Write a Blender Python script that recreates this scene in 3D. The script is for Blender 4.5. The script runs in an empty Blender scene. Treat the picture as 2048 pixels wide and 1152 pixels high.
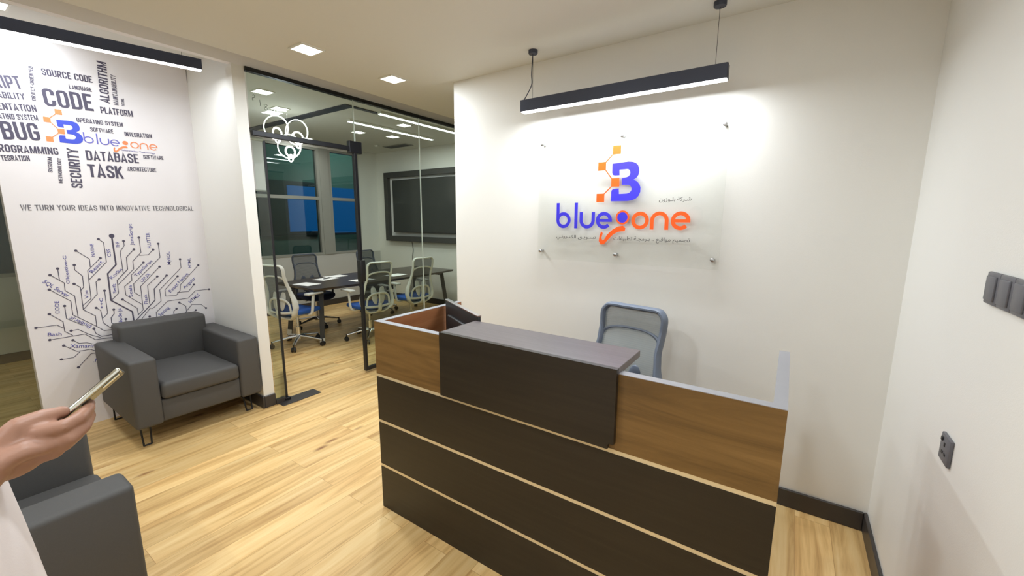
import bpy, bmesh, math, random
from mathutils import Vector, Matrix, Euler
random.seed(7)
S = bpy.context.scene
COL = S.collection
PI = math.pi

# ------------------------------------------------------------------ camera
CAM_H = 1.6
yaw, pitch, roll = 0.59376, 0.164586, 0.004665
cy, sy, cp, sp = math.cos(yaw), math.sin(yaw), math.cos(pitch), math.sin(pitch)
fw = Vector((-sy*cp, cy*cp, -sp)); rt = Vector((cy, sy, 0)); up = rt.cross(fw)
r2 = math.cos(roll)*rt + math.sin(roll)*up
u2 = -math.sin(roll)*rt + math.cos(roll)*up
cam_data = bpy.data.cameras.new('camera'); cam = bpy.data.objects.new('camera', cam_data); COL.objects.link(cam)
cam_data.sensor_width = 36; cam_data.lens = 36*824.7/2048; cam_data.clip_start = 0.02
m = Matrix((r2, u2, -fw)).transposed().to_4x4(); m.translation = (0, 0, CAM_H)
cam.matrix_world = m
S.camera = cam

# ------------------------------------------------------------------ world, exposure
w = bpy.data.worlds.new('night'); S.world = w; w.use_nodes = True
w.node_tree.nodes['Background'].inputs[0].default_value = (0.02, 0.035, 0.06, 1)
w.node_tree.nodes['Background'].inputs[1].default_value = 0.5
S.view_settings.view_transform = 'Standard'; S.view_settings.look = 'None'
S.view_settings.gamma = 1; S.view_settings.use_curve_mapping = False
S.view_settings.exposure = 0.0
S.cycles.max_bounces = 12; S.cycles.transparent_max_bounces = 24
S.cycles.diffuse_bounces = 6; S.cycles.caustics_reflective = False; S.cycles.caustics_refractive = False
S.cycles.sample_clamp_indirect = 4
S.cycles.use_denoising = True

# light strengths (radiant W of each lamp of a kind)
P_SIGN = 22; P_ALCOVE = 6.8; P_SQUARE = 15.5; P_CONF_SQ = 5.5; P_CONF_LIN = 8; P_RING = 2.0
LIGHT_COL = {'cool': (0.90, 0.95, 1.0), 'warm': (0.89, 0.955, 1.0), 'conf': (0.95, 1.0, 0.95)}

# ------------------------------------------------------------------ helpers
def tag(o, label=None, cat=None, group=None, kind=None):
    if label: o['label'] = label
    if cat: o['category'] = cat
    if group: o['group'] = group
    if kind: o['kind'] = kind
    return o
def thing(name, label, cat, loc=(0, 0, 0), rz=0, group=None):
    o = bpy.data.objects.new(name, None); COL.objects.link(o)
    o.location = loc; o.rotation_euler = (0, 0, rz); o.empty_display_size = 0.1
    return tag(o, label, cat, group)
def smooth(me, ang=35):
    me.polygons.foreach_set('use_smooth', [True]*len(me.polygons))
    try: me.set_sharp_from_angle(angle=math.radians(ang))
    except Exception: pass
def obj(name, bm, mat, parent=None, sm=True, label=None):
    me = bpy.data.meshes.new(name)
    bmesh.ops.recalc_face_normals(bm, faces=bm.faces)
    bm.to_mesh(me); bm.free()
    if mat: me.materials.append(mat)
    if sm: smooth(me)
    o = bpy.data.objects.new(name, me); COL.objects.link(o)
    if parent: o.parent = parent
    if label: o['label'] = label
    return o
def struct(name, bm, mat, sm=False):
    return tag(obj(name, bm, mat, None, sm), kind='structure')
def B(): return bmesh.new()
def box(bm, x0, x1, y0, y1, z0, z1, bev=0, seg=2, mat=None):
    r = bmesh.ops.create_cube(bm, size=1)
    vs = r['verts']
    M = Matrix.Translation(((x0+x1)/2, (y0+y1)/2, (z0+z1)/2)) @ Matrix.Diagonal((abs(x1-x0), abs(y1-y0), abs(z1-z0), 1))
    if mat: M = mat @ M
    bmesh.ops.transform(bm, matrix=M, verts=vs)
    if bev:
        es = list({e for v in vs for e in v.link_edges})
        bmesh.ops.bevel(bm, geom=es, offset=bev, segments=seg, profile=0.5, affect='EDGES', clamp_overlap=True)
    return bm
def frame_at(t, upv=None):
    t = t.normalized(); u = upv or Vector((0, 0, 1))
    if abs(t.dot(u)) > 0.98: u = Vector((1, 0, 0)) if abs(t.x) < .9 else Vector((0, 1, 0))
    a = u.cross(t).normalized(); b = t.cross(a)
    return a, b
def sweep(bm, pts, ra, rb=None, n=10, closed=False, cap=True, upv=None):
    """tube along pts; ra/rb half sizes (numbers or lists)"""
    pts = [Vector(p) for p in pts]; N = len(pts)
    ra = ra if isinstance(ra, (list, tuple)) else [ra]*N
    rb = rb if isinstance(rb, (list, tuple)) else ([rb]*N if rb is not None else ra)
    rings = []; pa = None
    for i, p in enumerate(pts):
        if closed: t = (pts[(i+1) % N]-pts[i-1])
        else: t = pts[min(i+1, N-1)]-pts[max(i-1, 0)]
        t.normalize()
        if upv is not None:
            a = Vector(upv).cross(t)
            if a.length < 1e-4: a = pa or frame_at(t)[0]
            a.normalize()
        elif pa is None: a, _ = frame_at(t)
        else:
            a = pa - t*pa.dot(t)
            a = a.normalized() if a.length > 1e-5 else frame_at(t)[0]
        pa = a; b = t.cross(a)
        rings.append([bm.verts.new(p+a*(ra[i]*math.cos(k*2*PI/n))+b*(rb[i]*math.sin(k*2*PI/n))) for k in range(n)])
    for i in range(N if closed else N-1):
        A, C = rings[i], rings[(i+1) % N]
        for k in range(n):
            bm.faces.new((A[k], A[(k+1) % n], C[(k+1) % n], C[k]))
    if cap and not closed:
        bm.faces.new(rings[0][::-1]); bm.faces.new(rings[-1])
    return bm
def cyl(bm, p0, p1, r0, r1=None, n=16):
    return sweep(bm, [p0, p1], [r0, r0 if r1 is None else r1], n=n)
def lathe(bm, prof, n=24, M=None):
    rings = []
    for r, z in prof:
        rings.append([bm.verts.new((r*math.cos(k*2*PI/n), r*math.sin(k*2*PI/n), z)) for k in range(n)])
    for A, C in zip(rings, rings[1:]):
        for k in range(n): bm.faces.new((A[k], A[(k+1) % n], C[(k+1) % n], C[k]))
    bm.faces.new(rings[0][::-1]); bm.faces.new(rings[-1])
    if M: bmesh.ops.transform(bm, matrix=M, verts=[v for r in rings for v in r])
    return bm
def ellipsoid(bm, c, r, n=16, M=None):
    q = bmesh.ops.create_uvsphere(bm, u_segments=n, v_segments=max(6, n//2), radius=1)
    T = Matrix.Translation(c) @ (M or Matrix.Identity(4)) @ Matrix.Diagonal((*r, 1))
    bmesh.ops.transform(bm, matrix=T, verts=q['verts']); return bm
def catmull(P, n=6, closed=False):
    P = [Vector(p) for p in P]; N = len(P); out = []
    for i in range(N if closed else N-1):
        if closed: a, b, c, d = P[i-1], P[i], P[(i+1) % N], P[(i+2) % N]
        else: a, b, c, d = P[max(i-1, 0)], P[i], P[i+1], P[min(i+2, N-1)]
        for k in range(n):
            t = k/n
            out.append(.5*((2*b)+(c-a)*t+(2*a-5*b+4*c-d)*t*t+(3*b-a-3*c+d)*t**3))
    if not closed: out.append(P[-1])
    return out

# ------------------------------------------------------------------ materials
def new_mat(name):
    m = bpy.data.materials.new(name); m.use_nodes = True
    nt = m.node_tree; return m, nt, nt.nodes['Principled BSDF']
def srgb(r, g, b):
    f = lambda c: (c/255/12.92 if c/255 <= .04045 else ((c/255+.055)/1.055)**2.4)
    return (f(r), f(g), f(b), 1)
def plain(name, col, rough=.5, metal=0, spec=.5, noise=0, scale=40, bump=0, bscale=200, emit=None, estr=0):
    m, nt, p = new_mat(name)
    p.inputs['Base Color'].default_value = col; p.inputs['Roughness'].default_value = rough
    p.inputs['Metallic'].default_value = metal; p.inputs['Specular IOR Level'].default_value = spec
    if emit: p.inputs['Emission Color'].default_value = emit; p.inputs['Emission Strength'].default_value = estr
    tc = nt.nodes.new('ShaderNodeTexCoord')
    if noise:
        n = nt.nodes.new('ShaderNodeTexNoise'); n.inputs['Scale'].default_value = scale; n.inputs['Detail'].default_value = 4
        nt.links.new(tc.outputs['Object'], n.inputs['Vector'])
        mx = nt.nodes.new('ShaderNodeMix'); mx.data_type = 'RGBA'
        mx.inputs[6].default_value = tuple(c*(1-noise) for c in col[:3])+(1,); mx.inputs[7].default_value = tuple(min(1, c*(1+noise)) for c in col[:3])+(1,)
        nt.links.new(n.outputs['Fac'], mx.inputs[0]); nt.links.new(mx.outputs[2], p.inputs['Base Color'])
    if bump:
        n = nt.nodes.new('ShaderNodeTexNoise'); n.inputs['Scale'].default_value = bscale; n.inputs['Detail'].default_value = 3
        nt.links.new(tc.outputs['Object'], n.inputs['Vector'])
        b = nt.nodes.new('ShaderNodeBump'); b.inputs['Strength'].default_value = bump; b.inputs['Distance'].default_value = .002
        nt.links.new(n.outputs['Fac'], b.inputs['Height']); nt.links.new(b.outputs['Normal'], p.inputs['Normal'])
    return m
def grain(name, c0, c1, c2, rough=.4, axis='x', sc=(1.2, 14, 14), spec=.5):
    """laminate wood, grain along an axis"""
    m, nt, p = new_mat(name); L = nt.links
    tc = nt.nodes.new('ShaderNodeTexCoord'); mp = nt.nodes.new('ShaderNodeMapping')
    s = {'x': (sc[0], sc[1], sc[2]), 'y': (sc[1], sc[0], sc[2]), 'z': (sc[1], sc[2], sc[0])}[axis]
    mp.inputs['Scale'].default_value = s; L.new(tc.outputs['Object'], mp.inputs['Vector'])
    n = nt.nodes.new('ShaderNodeTexNoise'); n.inputs['Scale'].default_value = 1; n.inputs['Detail'].default_value = 8; n.inputs['Roughness'].default_value = .62
    n.inputs['Distortion'].default_value = .8
    L.new(mp.outputs['Vector'], n.inputs['Vector'])
    cr = nt.nodes.new('ShaderNodeValToRGB'); e = cr.color_ramp.elements
    e[0].position = .3; e[0].color = c0; e[1].position = .72; e[1].color = c2
    k = e.new(.5); k.color = c1
    L.new(n.outputs['Fac'], cr.inputs['Fac']); L.new(cr.outputs['Color'], p.inputs['Base Color'])
    p.inputs['Roughness'].default_value = rough; p.inputs['Specular IOR Level'].default_value = spec
    return m
def floor_mat():
    m, nt, p = new_mat('oak_laminate'); L = nt.links
    tc = nt.nodes.new('ShaderNodeTexCoord'); mp = nt.nodes.new('ShaderNodeMapping')
    mp.inputs['Rotation'].default_value = (0, 0, PI/2); L.new(tc.outputs['Object'], mp.inputs['Vector'])
    br = nt.nodes.new('ShaderNodeTexBrick'); br.offset = .37; br.offset_frequency = 2; br.squash = 1
    br.inputs['Scale'].default_value = 1; br.inputs['Brick Width'].default_value = 1.28; br.inputs['Row Height'].default_value = .155
    br.inputs['Mortar Size'].default_value = .0011; br.inputs['Mortar Smooth'].default_value = .3; br.inputs['Bias'].default_value = 0
    br.inputs['Color1'].default_value = (0, 0, 0, 1); br.inputs['Color2'].default_value = (1, 1, 1, 1); br.inputs['Mortar'].default_value = (.5, .5, .5, 1)
    L.new(mp.outputs['Vector'], br.inputs['Vector'])
    # grain, shifted per plank
    mp2 = nt.nodes.new('ShaderNodeMapping'); mp2.inputs['Scale'].default_value = (16, 1.1, 1); L.new(tc.outputs['Object'], mp2.inputs['Vector'])
    ad = nt.nodes.new('ShaderNodeVectorMath'); ad.operation = 'MULTIPLY_ADD'
    L.new(br.outputs['Color'], ad.inputs[0]); ad.inputs[1].default_value = (7, 9, 3); L.new(mp2.outputs['Vector'], ad.inputs[2])
    n = nt.nodes.new('ShaderNodeTexNoise'); n.inputs['Scale'].default_value = 1; n.inputs['Detail'].default_value = 7; n.inputs['Roughness'].default_value = .6; n.inputs['Distortion'].default_value = .7
    L.new(ad.outputs['Vector'], n.inputs['Vector'])
    cr = nt.nodes.new('ShaderNodeValToRGB'); e = cr.color_ramp.elements
    e[0].position = .27; e[0].color = srgb(180, 134, 78); e[1].position = .75; e[1].color = srgb(245, 216, 160)
    k = e.new(.5); k.color = srgb(229, 191, 129)
    L.new(n.outputs['Fac'], cr.inputs['Fac'])
    # plank to plank variation
    hs = nt.nodes.new('ShaderNodeHueSaturation'); mr = nt.nodes.new('ShaderNodeMapRange')
    mr.inputs['To Min'].default_value = .84; mr.inputs['To Max'].default_value = 1.08
    sep = nt.nodes.new('ShaderNodeSeparateColor'); L.new(br.outputs['Color'], sep.inputs[0]); L.new(sep.outputs[0], mr.inputs['Value'])
    L.new(mr.outputs[0], hs.inputs['Value']); L.new(cr.outputs['Color'], hs.inputs['Color'])
    # knots
    mp3 = nt.nodes.new('ShaderNodeMapping'); mp3.inputs['Scale'].default_value = (5.5, 1.7, 1); L.new(tc.outputs['Object'], mp3.inputs['Vector'])
    vo = nt.nodes.new('ShaderNodeTexVoronoi'); vo.inputs['Scale'].default_value = 1; L.new(mp3.outputs['Vector'], vo.inputs['Vector'])
    kr = nt.nodes.new('ShaderNodeMapRange'); kr.inputs['From Min'].default_value = .03; kr.inputs['From Max'].default_value = .12; L.new(vo.outputs['Distance'], kr.inputs['Value'])
    mk = nt.nodes.new('ShaderNodeMix'); mk.data_type = 'RGBA'; L.new(kr.outputs[0], mk.inputs[0]); mk.inputs[6].default_value = srgb(140, 92, 52); L.new(hs.outputs['Color'], mk.inputs[7])
    mm = nt.nodes.new('ShaderNodeMix'); mm.data_type = 'RGBA'; L.new(br.outputs['Fac'], mm.inputs[0]); L.new(mk.outputs[2], mm.inputs[6]); mm.inputs[7].default_value = srgb(176, 132, 80)
    L.new(mm.outputs[2], p.inputs['Base Color'])
    p.inputs['Roughness'].default_value = .38; p.inputs['Specular IOR Level'].default_value = .4
    b = nt.nodes.new('ShaderNodeBump'); b.inputs['Strength'].default_value = .12; b.inputs['Distance'].default_value = .001
    L.new(n.outputs['Fac'], b.inputs['Height']); L.new(b.outputs['Normal'], p.inputs['Normal'])
    return m
def glass_mat(name, tint, refl=1.0, rough=0.0):
    m = bpy.data.materials.new(name); m.use_nodes = True; nt = m.node_tree; nt.nodes.clear(); L = nt.links
    out = nt.nodes.new('ShaderNodeOutputMaterial'); mx = nt.nodes.new('ShaderNodeMixShader')
    tr = nt.nodes.new('ShaderNodeBsdfTransparent'); tr.inputs[0].default_value = (*tint, 1)
    gl = nt.nodes.new('ShaderNodeBsdfGlossy'); gl.inputs['Roughness'].default_value = rough
    ge = nt.nodes.new('ShaderNodeNewGeometry'); dt = nt.nodes.new('ShaderNodeVectorMath'); dt.operation = 'DOT_PRODUCT'
    L.new(ge.outputs['Normal'], dt.inputs[0]); L.new(ge.outputs['Incoming'], dt.inputs[1])
    def mth(op, x, y):
        q = nt.nodes.new('ShaderNodeMath'); q.operation = op
        for i, v in enumerate((x, y)):
            if v is None: continue
            if isinstance(v, (int, float)): q.inputs[i].default_value = v
            else: L.new(v, q.inputs[i])
        return q.outputs[0]
    pw = mth('POWER', mth('SUBTRACT', 1.0, mth('ABSOLUTE', dt.outputs['Value'], None)), 5.0)   # Schlick, same from both sides
    mu = nt.nodes.new('ShaderNodeMath'); mu.operation = 'MULTIPLY'; mu.inputs[1].default_value = refl
    L.new(mth('ADD', .035, mth('MULTIPLY', pw, .965)), mu.inputs[0]); L.new(mu.outputs[0], mx.inputs[0]); L.new(tr.outputs[0], mx.inputs[1]); L.new(gl.outputs[0], mx.inputs[2])
    L.new(mx.outputs[0], out.inputs['Surface']); return m
def mesh_fabric(name, col, open_=.35):
    m, nt, p = new_mat(name); L = nt.links
    p.inputs['Base Color'].default_value = col; p.inputs['Roughness'].default_value = .8
    tc = nt.nodes.new('ShaderNodeTexCoord'); wv = nt.nodes.new('ShaderNodeTexWave'); wv.bands_direction = 'Z'; wv.inputs['Scale'].default_value = 28; wv.inputs['Distortion'].default_value = 0
    L.new(tc.outputs['Object'], wv.inputs['Vector'])
    mr = nt.nodes.new('ShaderNodeMapRange'); mr.inputs['To Min'].default_value = 1-open_*1.25; mr.inputs['To Max'].default_value = 1-open_*.75
    L.new(wv.outputs['Fac'], mr.inputs['Value']); L.new(mr.outputs[0], p.inputs['Alpha'])
    return m
def emit_mat(name, col, strength):
    m, nt, p = new_mat(name); p.inputs['Base Color'].default_value = (.9, .9, .9, 1)
    p.inputs['Emission Color'].default_value = (*col, 1); p.inputs['Emission Strength'].default_value = strength; return m

M = {}
M['wall'] = plain('wall_paint', srgb(229, 228, 223), .55, noise=.015, scale=3, bump=.15, bscale=260)
M['wall_shaded'] = plain('shaded_wall_paint', srgb(186, 187, 182), .6, noise=.015, scale=3, bump=.1, bscale=260)  # wall paint darkened: the weaker light below the sill is in the colour
M['joint'] = plain('silicone_joint', srgb(225, 232, 226), .25, noise=.02, scale=20)
M['wall_print'] = plain('wallpaper_white', srgb(232, 229, 232), .45, noise=.02, scale=5, bump=.1, bscale=300)
M['ceiling'] = plain('ceiling_paint', srgb(218, 218, 212), .8, noise=.012, scale=2)
M['beam'] = plain('grey_beam_paint', srgb(232, 230, 230), .6, noise=.02, scale=4)
M['floor'] = floor_mat()
M['skirt'] = plain('dark_skirting', srgb(58, 54, 52), .4, noise=.06, scale=20)
M['black_metal'] = plain('black_powder_coat', srgb(34, 35, 40), .38, .3, noise=.05, scale=50)
M['black_plastic'] = plain('black_plastic', srgb(30, 30, 32), .45, noise=.05, scale=60)
M['lamp_body'] = plain('lamp_black_aluminium', srgb(62, 66, 80), .42, .4, noise=.03, scale=30)
M['chrome'] = plain('chrome', (.75, .75, .76, 1), .16, 1, noise=.02, scale=10)
M['steel'] = plain('brushed_steel', (.55, .55, .56, 1), .3, 1, noise=.06, scale=60)
M['brass'] = plain('champagne_trim', srgb(224, 210, 176), .34, .4, noise=.04, scale=30)
M['glass'] = glass_mat('partition_glass', (.90, .945, .915), 1.0)
M['window_glass'] = glass_mat('window_glass', (.62, .72, .72), 2.0)
M['acrylic'] = glass_mat('acrylic', (.985, .99, .985), .8)
M['wood'] = grain('walnut_laminate', srgb(86, 63, 32), srgb(114, 85, 46), srgb(136, 104, 60), .36)
M['wood_in'] = grain('walnut_laminate_inner', srgb(118, 74, 44), srgb(146, 95, 60), srgb(166, 114, 76), .4, axis='y')
M['wenge'] = grain('wenge_laminate', srgb(27, 22, 16), srgb(33, 27, 20), srgb(40, 34, 26), .42, sc=(1.5, 40, 40))
M['counter_sheen'] = grain('wenge_sheen', srgb(78, 70, 74), srgb(88, 80, 84), srgb(98, 90, 93), .34, sc=(1.5, 50, 50), spec=.9)  # wenge lightened: reflected light on the counter top is in the colour
M['edge'] = plain('grey_edge_band', srgb(150, 150, 156), .4, noise=.03, scale=20)
M['fabric'] = plain('charcoal_upholstery', srgb(74, 73, 72), .6, spec=.45, noise=.10, scale=300, bump=.25, bscale=700)
M['table'] = grain('dark_table_top', srgb(52, 44, 38), srgb(66, 56, 48), srgb(80, 70, 60), .28, axis='y', sc=(1.2, 22, 22))
M['white_plastic'] = plain('white_nylon', srgb(222, 222, 214), .42, noise=.02, scale=30)
M['pad_grey'] = plain('pale_grey_pad', srgb(198, 198, 192), .5, noise=.03, scale=30)
M['dark_plastic'] = plain('charcoal_nylon', srgb(70, 76, 88), .5, noise=.03, scale=30)
M['mid_plastic'] = plain('slate_nylon', srgb(104, 114, 130), .5, noise=.03, scale=30)
M['blue_fabric'] = plain('blue_seat_fabric', srgb(38, 84, 160), .85, noise=.12, scale=250, bump=.2, bscale=600)
M['navy_fabric'] = plain('navy_seat_fabric', srgb(24, 34, 70), .85, noise=.12, scale=250, bump=.2, bscale=600)
M['mesh_dark'] = mesh_fabric('dark_mesh', srgb(62, 66, 70), .30)
M['mesh_grey'] = mesh_fabric('grey_mesh', srgb(138, 145, 146), .20)
M['paper'] = plain('paper', srgb(240, 240, 238), .8, noise=.01, scale=10)
M['tv_screen'] = plain('tv_screen', srgb(58, 60, 60), .14, spec=.6, noise=.02, scale=5)
M['tv_bezel'] = plain('tv_bezel', srgb(18, 18, 20), .3, noise=.02, scale=5)
M['tv_frame'] = plain('dark_wall_frame', srgb(58, 58, 58), .5, noise=.03, scale=20)
M['mullion'] = plain('grey_aluminium', srgb(150, 152, 144), .45, .2, noise=.02, scale=20)
M['switch'] = plain('anthracite_switch', srgb(92, 92, 98), .4, noise=.02, scale=40)
M['ink'] = plain('print_dark_ink', srgb(78, 74, 94), .6, noise=.03, scale=20)
M['ink_grey'] = plain('print_grey_ink', srgb(112, 110, 118), .6, noise=.03, scale=20)
M['ink_blue'] = plain('print_indigo_ink', srgb(84, 82, 158), .6, noise=.03, scale=20)
M['p_blue'] = plain('print_logo_blue', srgb(62, 80, 200), .5, noise=.02, scale=20)
M['p_orange'] = plain('print_logo_orange', srgb(238, 140, 86), .5, noise=.02, scale=20)
M['s_blue'] = plain('sign_blue_vinyl', srgb(58, 50, 205), .35, noise=.02, scale=20)
M['s_orange'] = plain('sign_orange_vinyl', srgb(250, 92, 20), .35, noise=.02, scale=20)
M['s_amber'] = plain('sign_amber_vinyl', srgb(246, 96, 30), .35, noise=.02, scale=20)
M['s_grey'] = plain('sign_grey_vinyl', srgb(84, 82, 80), .5, noise=.02, scale=20)
M['marker'] = plain('felt_marker', srgb(60, 66, 60), .6, noise=.02, scale=20)
M['skin'] = plain('skin', srgb(152, 112, 92), .48, noise=.06, scale=30, bump=.08, bscale=300)
M['hair'] = plain('black_hair', srgb(24, 20, 18), .6, noise=.2, scale=80)
M['robe'] = plain('white_robe_cloth', srgb(226, 216, 214), .8, noise=.015, scale=40, bump=.1, bscale=400)
M['shoe'] = plain('brown_leather', srgb(70, 46, 30), .45, noise=.1, scale=40)
M['phone_edge'] = plain('phone_polished_edge', (.72, .72, .66, 1), .18, 1, noise=.03, scale=30)
M['phone_back'] = plain('phone_back', srgb(120, 122, 108), .25, .4, noise=.03, scale=30)
M['phone_screen'] = plain('phone_screen', srgb(12, 12, 14), .1, noise=.02, scale=30)
M['facade'] = plain('night_facade', srgb(84, 112, 104), .7, noise=.15, scale=2)
M['facade_dark'] = plain('night_facade_dark', srgb(30, 36, 42), .6, noise=.1, scale=3)
M['blue_glow'] = plain('blue_panel_glow', srgb(10, 60, 110), .4, emit=srgb(10, 96, 160), estr=.75)  # made-up glow for the blue in the window panes
M['blind'] = plain('white_blind', srgb(226, 224, 226), .8, noise=.02, scale=30)
M['diffuser'] = emit_mat('led_diffuser', (.95, .97, 1.0), 6)
M['diffuser_warm'] = emit_mat('led_diffuser_warm', (1.0, .98, .92), 6)
M['ring_led'] = emit_mat('ring_led', (1.0, .98, .88), 2.6)

def area(name, parent, loc, sx, sy_, power, col, rot=(0, 0, 0), spread=PI):
    l = bpy.data.lights.new(name, 'AREA'); l.shape = 'RECTANGLE'; l.size = sx; l.size_y = sy_; l.energy = power; l.color = LIGHT_COL[col]; l.spread = spread
    o = bpy.data.objects.new(name, l); COL.objects.link(o); o.parent = parent; o.location = loc; o.rotation_euler = rot
    return o
# ------------------------------------------------------------------ the setting
CZ = 2.67; UZ = 2.89; XG = -3.60; YS = 2.63; XR = 0.46; XW = -7.10; YT = 5.60; YB = -2.6; XF = -4.428
b = B(); box(b, XW-.3, XR+.3, YB-.3, YT+.3, -.08, 0); struct('floor', b, M['floor'])
b = B(); box(b, -3.155, XR+.2, YB-.1, YT+.1, CZ, UZ+.12); struct('ceiling', b, M['ceiling'])
b = B(); box(b, XW-.2, -3.155, YB-.1, YT+.2, UZ, UZ+.12); struct('ceiling_raised', b, M['ceiling'])
b = B(); box(b, XR, XR+.15, YB-.1, YS+.2, 0, CZ); struct('wall_right', b, M['wall'])
b = B(); box(b, -2.342, XR, YS, YS+.16, 0, CZ); struct('wall_back', b, M['wall'])
b = B(); box(b, XW-.2, XR+.15, YT, YT+.15, 0, UZ); struct('wall_conference', b, M['wall'])
b = B(); box(b, XW-.2, XR+.15, YB-.15, YB, 0, UZ); struct('wall_front', b, M['wall'])
b = B(); box(b, XF-.10, XF, .43, 1.565, 0, UZ); struct('wall_feature', b, M['wall_print'])
b = B(); box(b, XW, -3.60, 1.565, 1.652, 0, 2.745); struct('wall_column', b, M['wall'])
b = B(); box(b, XW, -3.655, 1.570, 1.648, 2.745, UZ); struct('wall_column_upper', b, M['wall'])
b = B(); box(b, -3.655, -3.60, YB, YT, 2.745, UZ); struct('trim_1', b, M['beam'])
# window wall: sill part, upper part, piers
b = B(); box(b, XW-.12, XW, YB, YT, 0, .95); struct('wall_left', b, M['wall_shaded'])
b = B(); box(b, XW-.12, XW, YB, YT, 2.83, UZ); box(b, XW-.12, XW, 5.16, YT, .95, 2.83); box(b, XW-.12, XW, YB, YB+.3, .95, 2.83); struct('wall_left_upper', b, M['wall'])
# conference-room ceiling stripe: dark colour for the unlit face of the ceiling step
b = B(); box(b, XW, -4.36, 3.05, 3.17, UZ-.012, UZ); box(b, -4.42, -4.36, 3.17, YT, UZ-.012, UZ); struct('ceiling_step_shade', b, M['lamp_body'])
def skirting(name, segs, mat=None):
    bm = B()
    for s in segs: box(bm, *s, 0, .105, .004, 1)
    struct(name, bm, M['skirt'])
skirting('baseboard_back', [(-2.342, XR-.015, YS-.015, YS)])
skirting('baseboard_right', [(XR-.015, XR, YB, YS)])
skirting('baseboard_column', [(-4.42, -3.585, 1.550, 1.565), (-3.60, -3.585, 1.565, 1.655)])
skirting('baseboard_conference', [(XW, XR, YT-.015, YT)])
skirting('baseboard_left', [(XW, XW+.015, 1.652, YT), (XW, XW+.015, YB, 1.565)])
# windows
def window(n, y0, y1, lab=None):
    f = B(); d = .05
    box(f, XW-.09, XW+.01, y0, y0+d, .95, 2.83); box(f, XW-.09, XW+.01, y1-d, y1, .95, 2.83)
    box(f, XW-.09, XW+.01, y0+d, y1-d, .95, .99); box(f, XW-.09, XW+.01, y0+d, y1-d, 2.79, 2.83)
    box(f, XW-.09, XW+.015, y0+d, y1-d, 1.93, 1.985)
    o = struct('window_%d' % n, f, M['mullion'])
    g = B(); box(g, XW-.05, XW-.04, y0+d, y1-d, .99, 1.93); obj('pane', g, M['window_glass'], o, False)
    g = B(); box(g, XW-.05, XW-.04, y0+d, y1-d, 1.985, 2.79); obj('pane', g, M['window_glass'], o, False)
window(1, 4.53, 5.16); window(2, 2.95, 4.36); window(3, 1.70, 2.95); window(4, .30, 1.56); window(5, -1.0, .30); window(6, -2.3, -1.0)
b = B(); box(b, XW-.12, XW+.02, 4.36, 4.53, .95, 2.83); struct('trim_3', b, M['mullion'])
# made-up night backdrop, standing in for reflections and view in the panes
t = thing('window_backdrop', 'made-up dark backdrop outside the conference room window with glowing blue panels', 'building', (-9.6, 5.0, 0))
f = B(); box(f, -.8, 0, -5.5, 4, -.1, 3.6); obj('wall', f, M['facade'], t, False)
f = B(); box(f, 0, .05, -1.2, .75, 2.34, 2.44); box(f, 0, .05, -1.2, .05, 1.28, 2.34); box(f, 0, .08, -1.2, .75, 1.22, 1.3); obj('dark_band', f, M['facade_dark'], t, False)
f = B(); box(f, 0, .04, .08, .86, 1.3, 2.34); obj('blue_glow_panel', f, M['blue_glow'], t, False)
f = B(); box(f, 0, .04, .98, 1.9, 1.25, 2.36); obj('blue_glow_panel', f, M['blue_glow'], t, False)
f = B(); box(f, .02, .12, 2.2, 2.5, 3.3, 3.4, .01, 1); obj('added_light_box', f, M['black_metal'], t)  # made-up fitting to go with the added facade light
l = bpy.data.lights.new('lamp', 'SPOT'); l.energy = 150; l.spot_size = 2.4; l.color = (.8, 1.0, .9); l.shadow_soft_size = .1  # unseen light added to brighten the backdrop facade
o = bpy.data.objects.new('lamp', l); COL.objects.link(o); o.parent = t; o.location = (1.6, 1.2, 3.4); o.rotation_euler = (0, math.radians(55), 0)
b = B(); box(b, -11, XW-.12, YB, YT+5, -.3, -.1); struct('ground', b, M['facade_dark'])
t = thing('roller_blind', 'white roller blind pulled half down over the window behind the glass door', 'blind', (XW+.05, 3.1, 0))
f = B(); box(f, 0, .008, -.42, .30, 2.04, 2.80); obj('blind_cloth', f, M['blind'], t, False)
f = B(); cyl(f, (.01, -.43, 2.81), (.01, .31, 2.81), .022); obj('roller', f, M['white_plastic'], t)
f = B(); box(f, -.004, .014, -.42, .30, 2.02, 2.045, .003); obj('bottom_bar', f, M['mullion'], t)

# ------------------------------------------------------------------ glass partition
HT = 2.715
def panel(label, y0, y1, z0, z1, name='glass_panel'):
    g = B(); box(g, XG-.006, XG+.006, y0, y1, z0, z1)
    return tag(obj(name, g, M['glass'], None, False), label, 'glass panel', 'glass partition panels')
t = thing('door_header_frame', 'black metal channel along the top and post of the glass partition', 'frame', (XG, 1.655, 0))
f = B(); box(f, -.022, .022, -.003, YT-1.655, 2.715, 2.745); obj('top_channel', f, M['black_metal'], t, False)
panel('narrow glass strip between the white column and the glass door', 1.665, 1.742, .04, 2.235)
p = panel('glass panel above the door opening with handwritten marker numbers', 1.665, 2.598, 2.285, HT)
f = B(); box(f, -.018, .018, 1.665, 2.53, 2.245, 2.285, .003, 1, Matrix.Translation((XG, 0, 0))); obj('bottom_rail', f, M['black_metal'], p)
f = B(); box(f, -.024, .024, 2.525, 2.66, 2.225, 2.335, .003, 1, Matrix.Translation((XG, 0, 0))); obj('patch_fitting', f, M['black_metal'], p)
p = panel('black edged glass panel beside the doorway, behind the reception desk', 2.602, 3.443, .055, HT)
f = B(); box(f, XG-.02, XG+.02, 2.575, 2.602, .02, 2.235, .002, 1); obj('stile', f, M['black_metal'], p)
f = B(); box(f, XG-.02, XG+.02, 2.602, 3.443, .02, .055, .002, 1); obj('bottom_rail', f, M['black_metal'], p)
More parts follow.
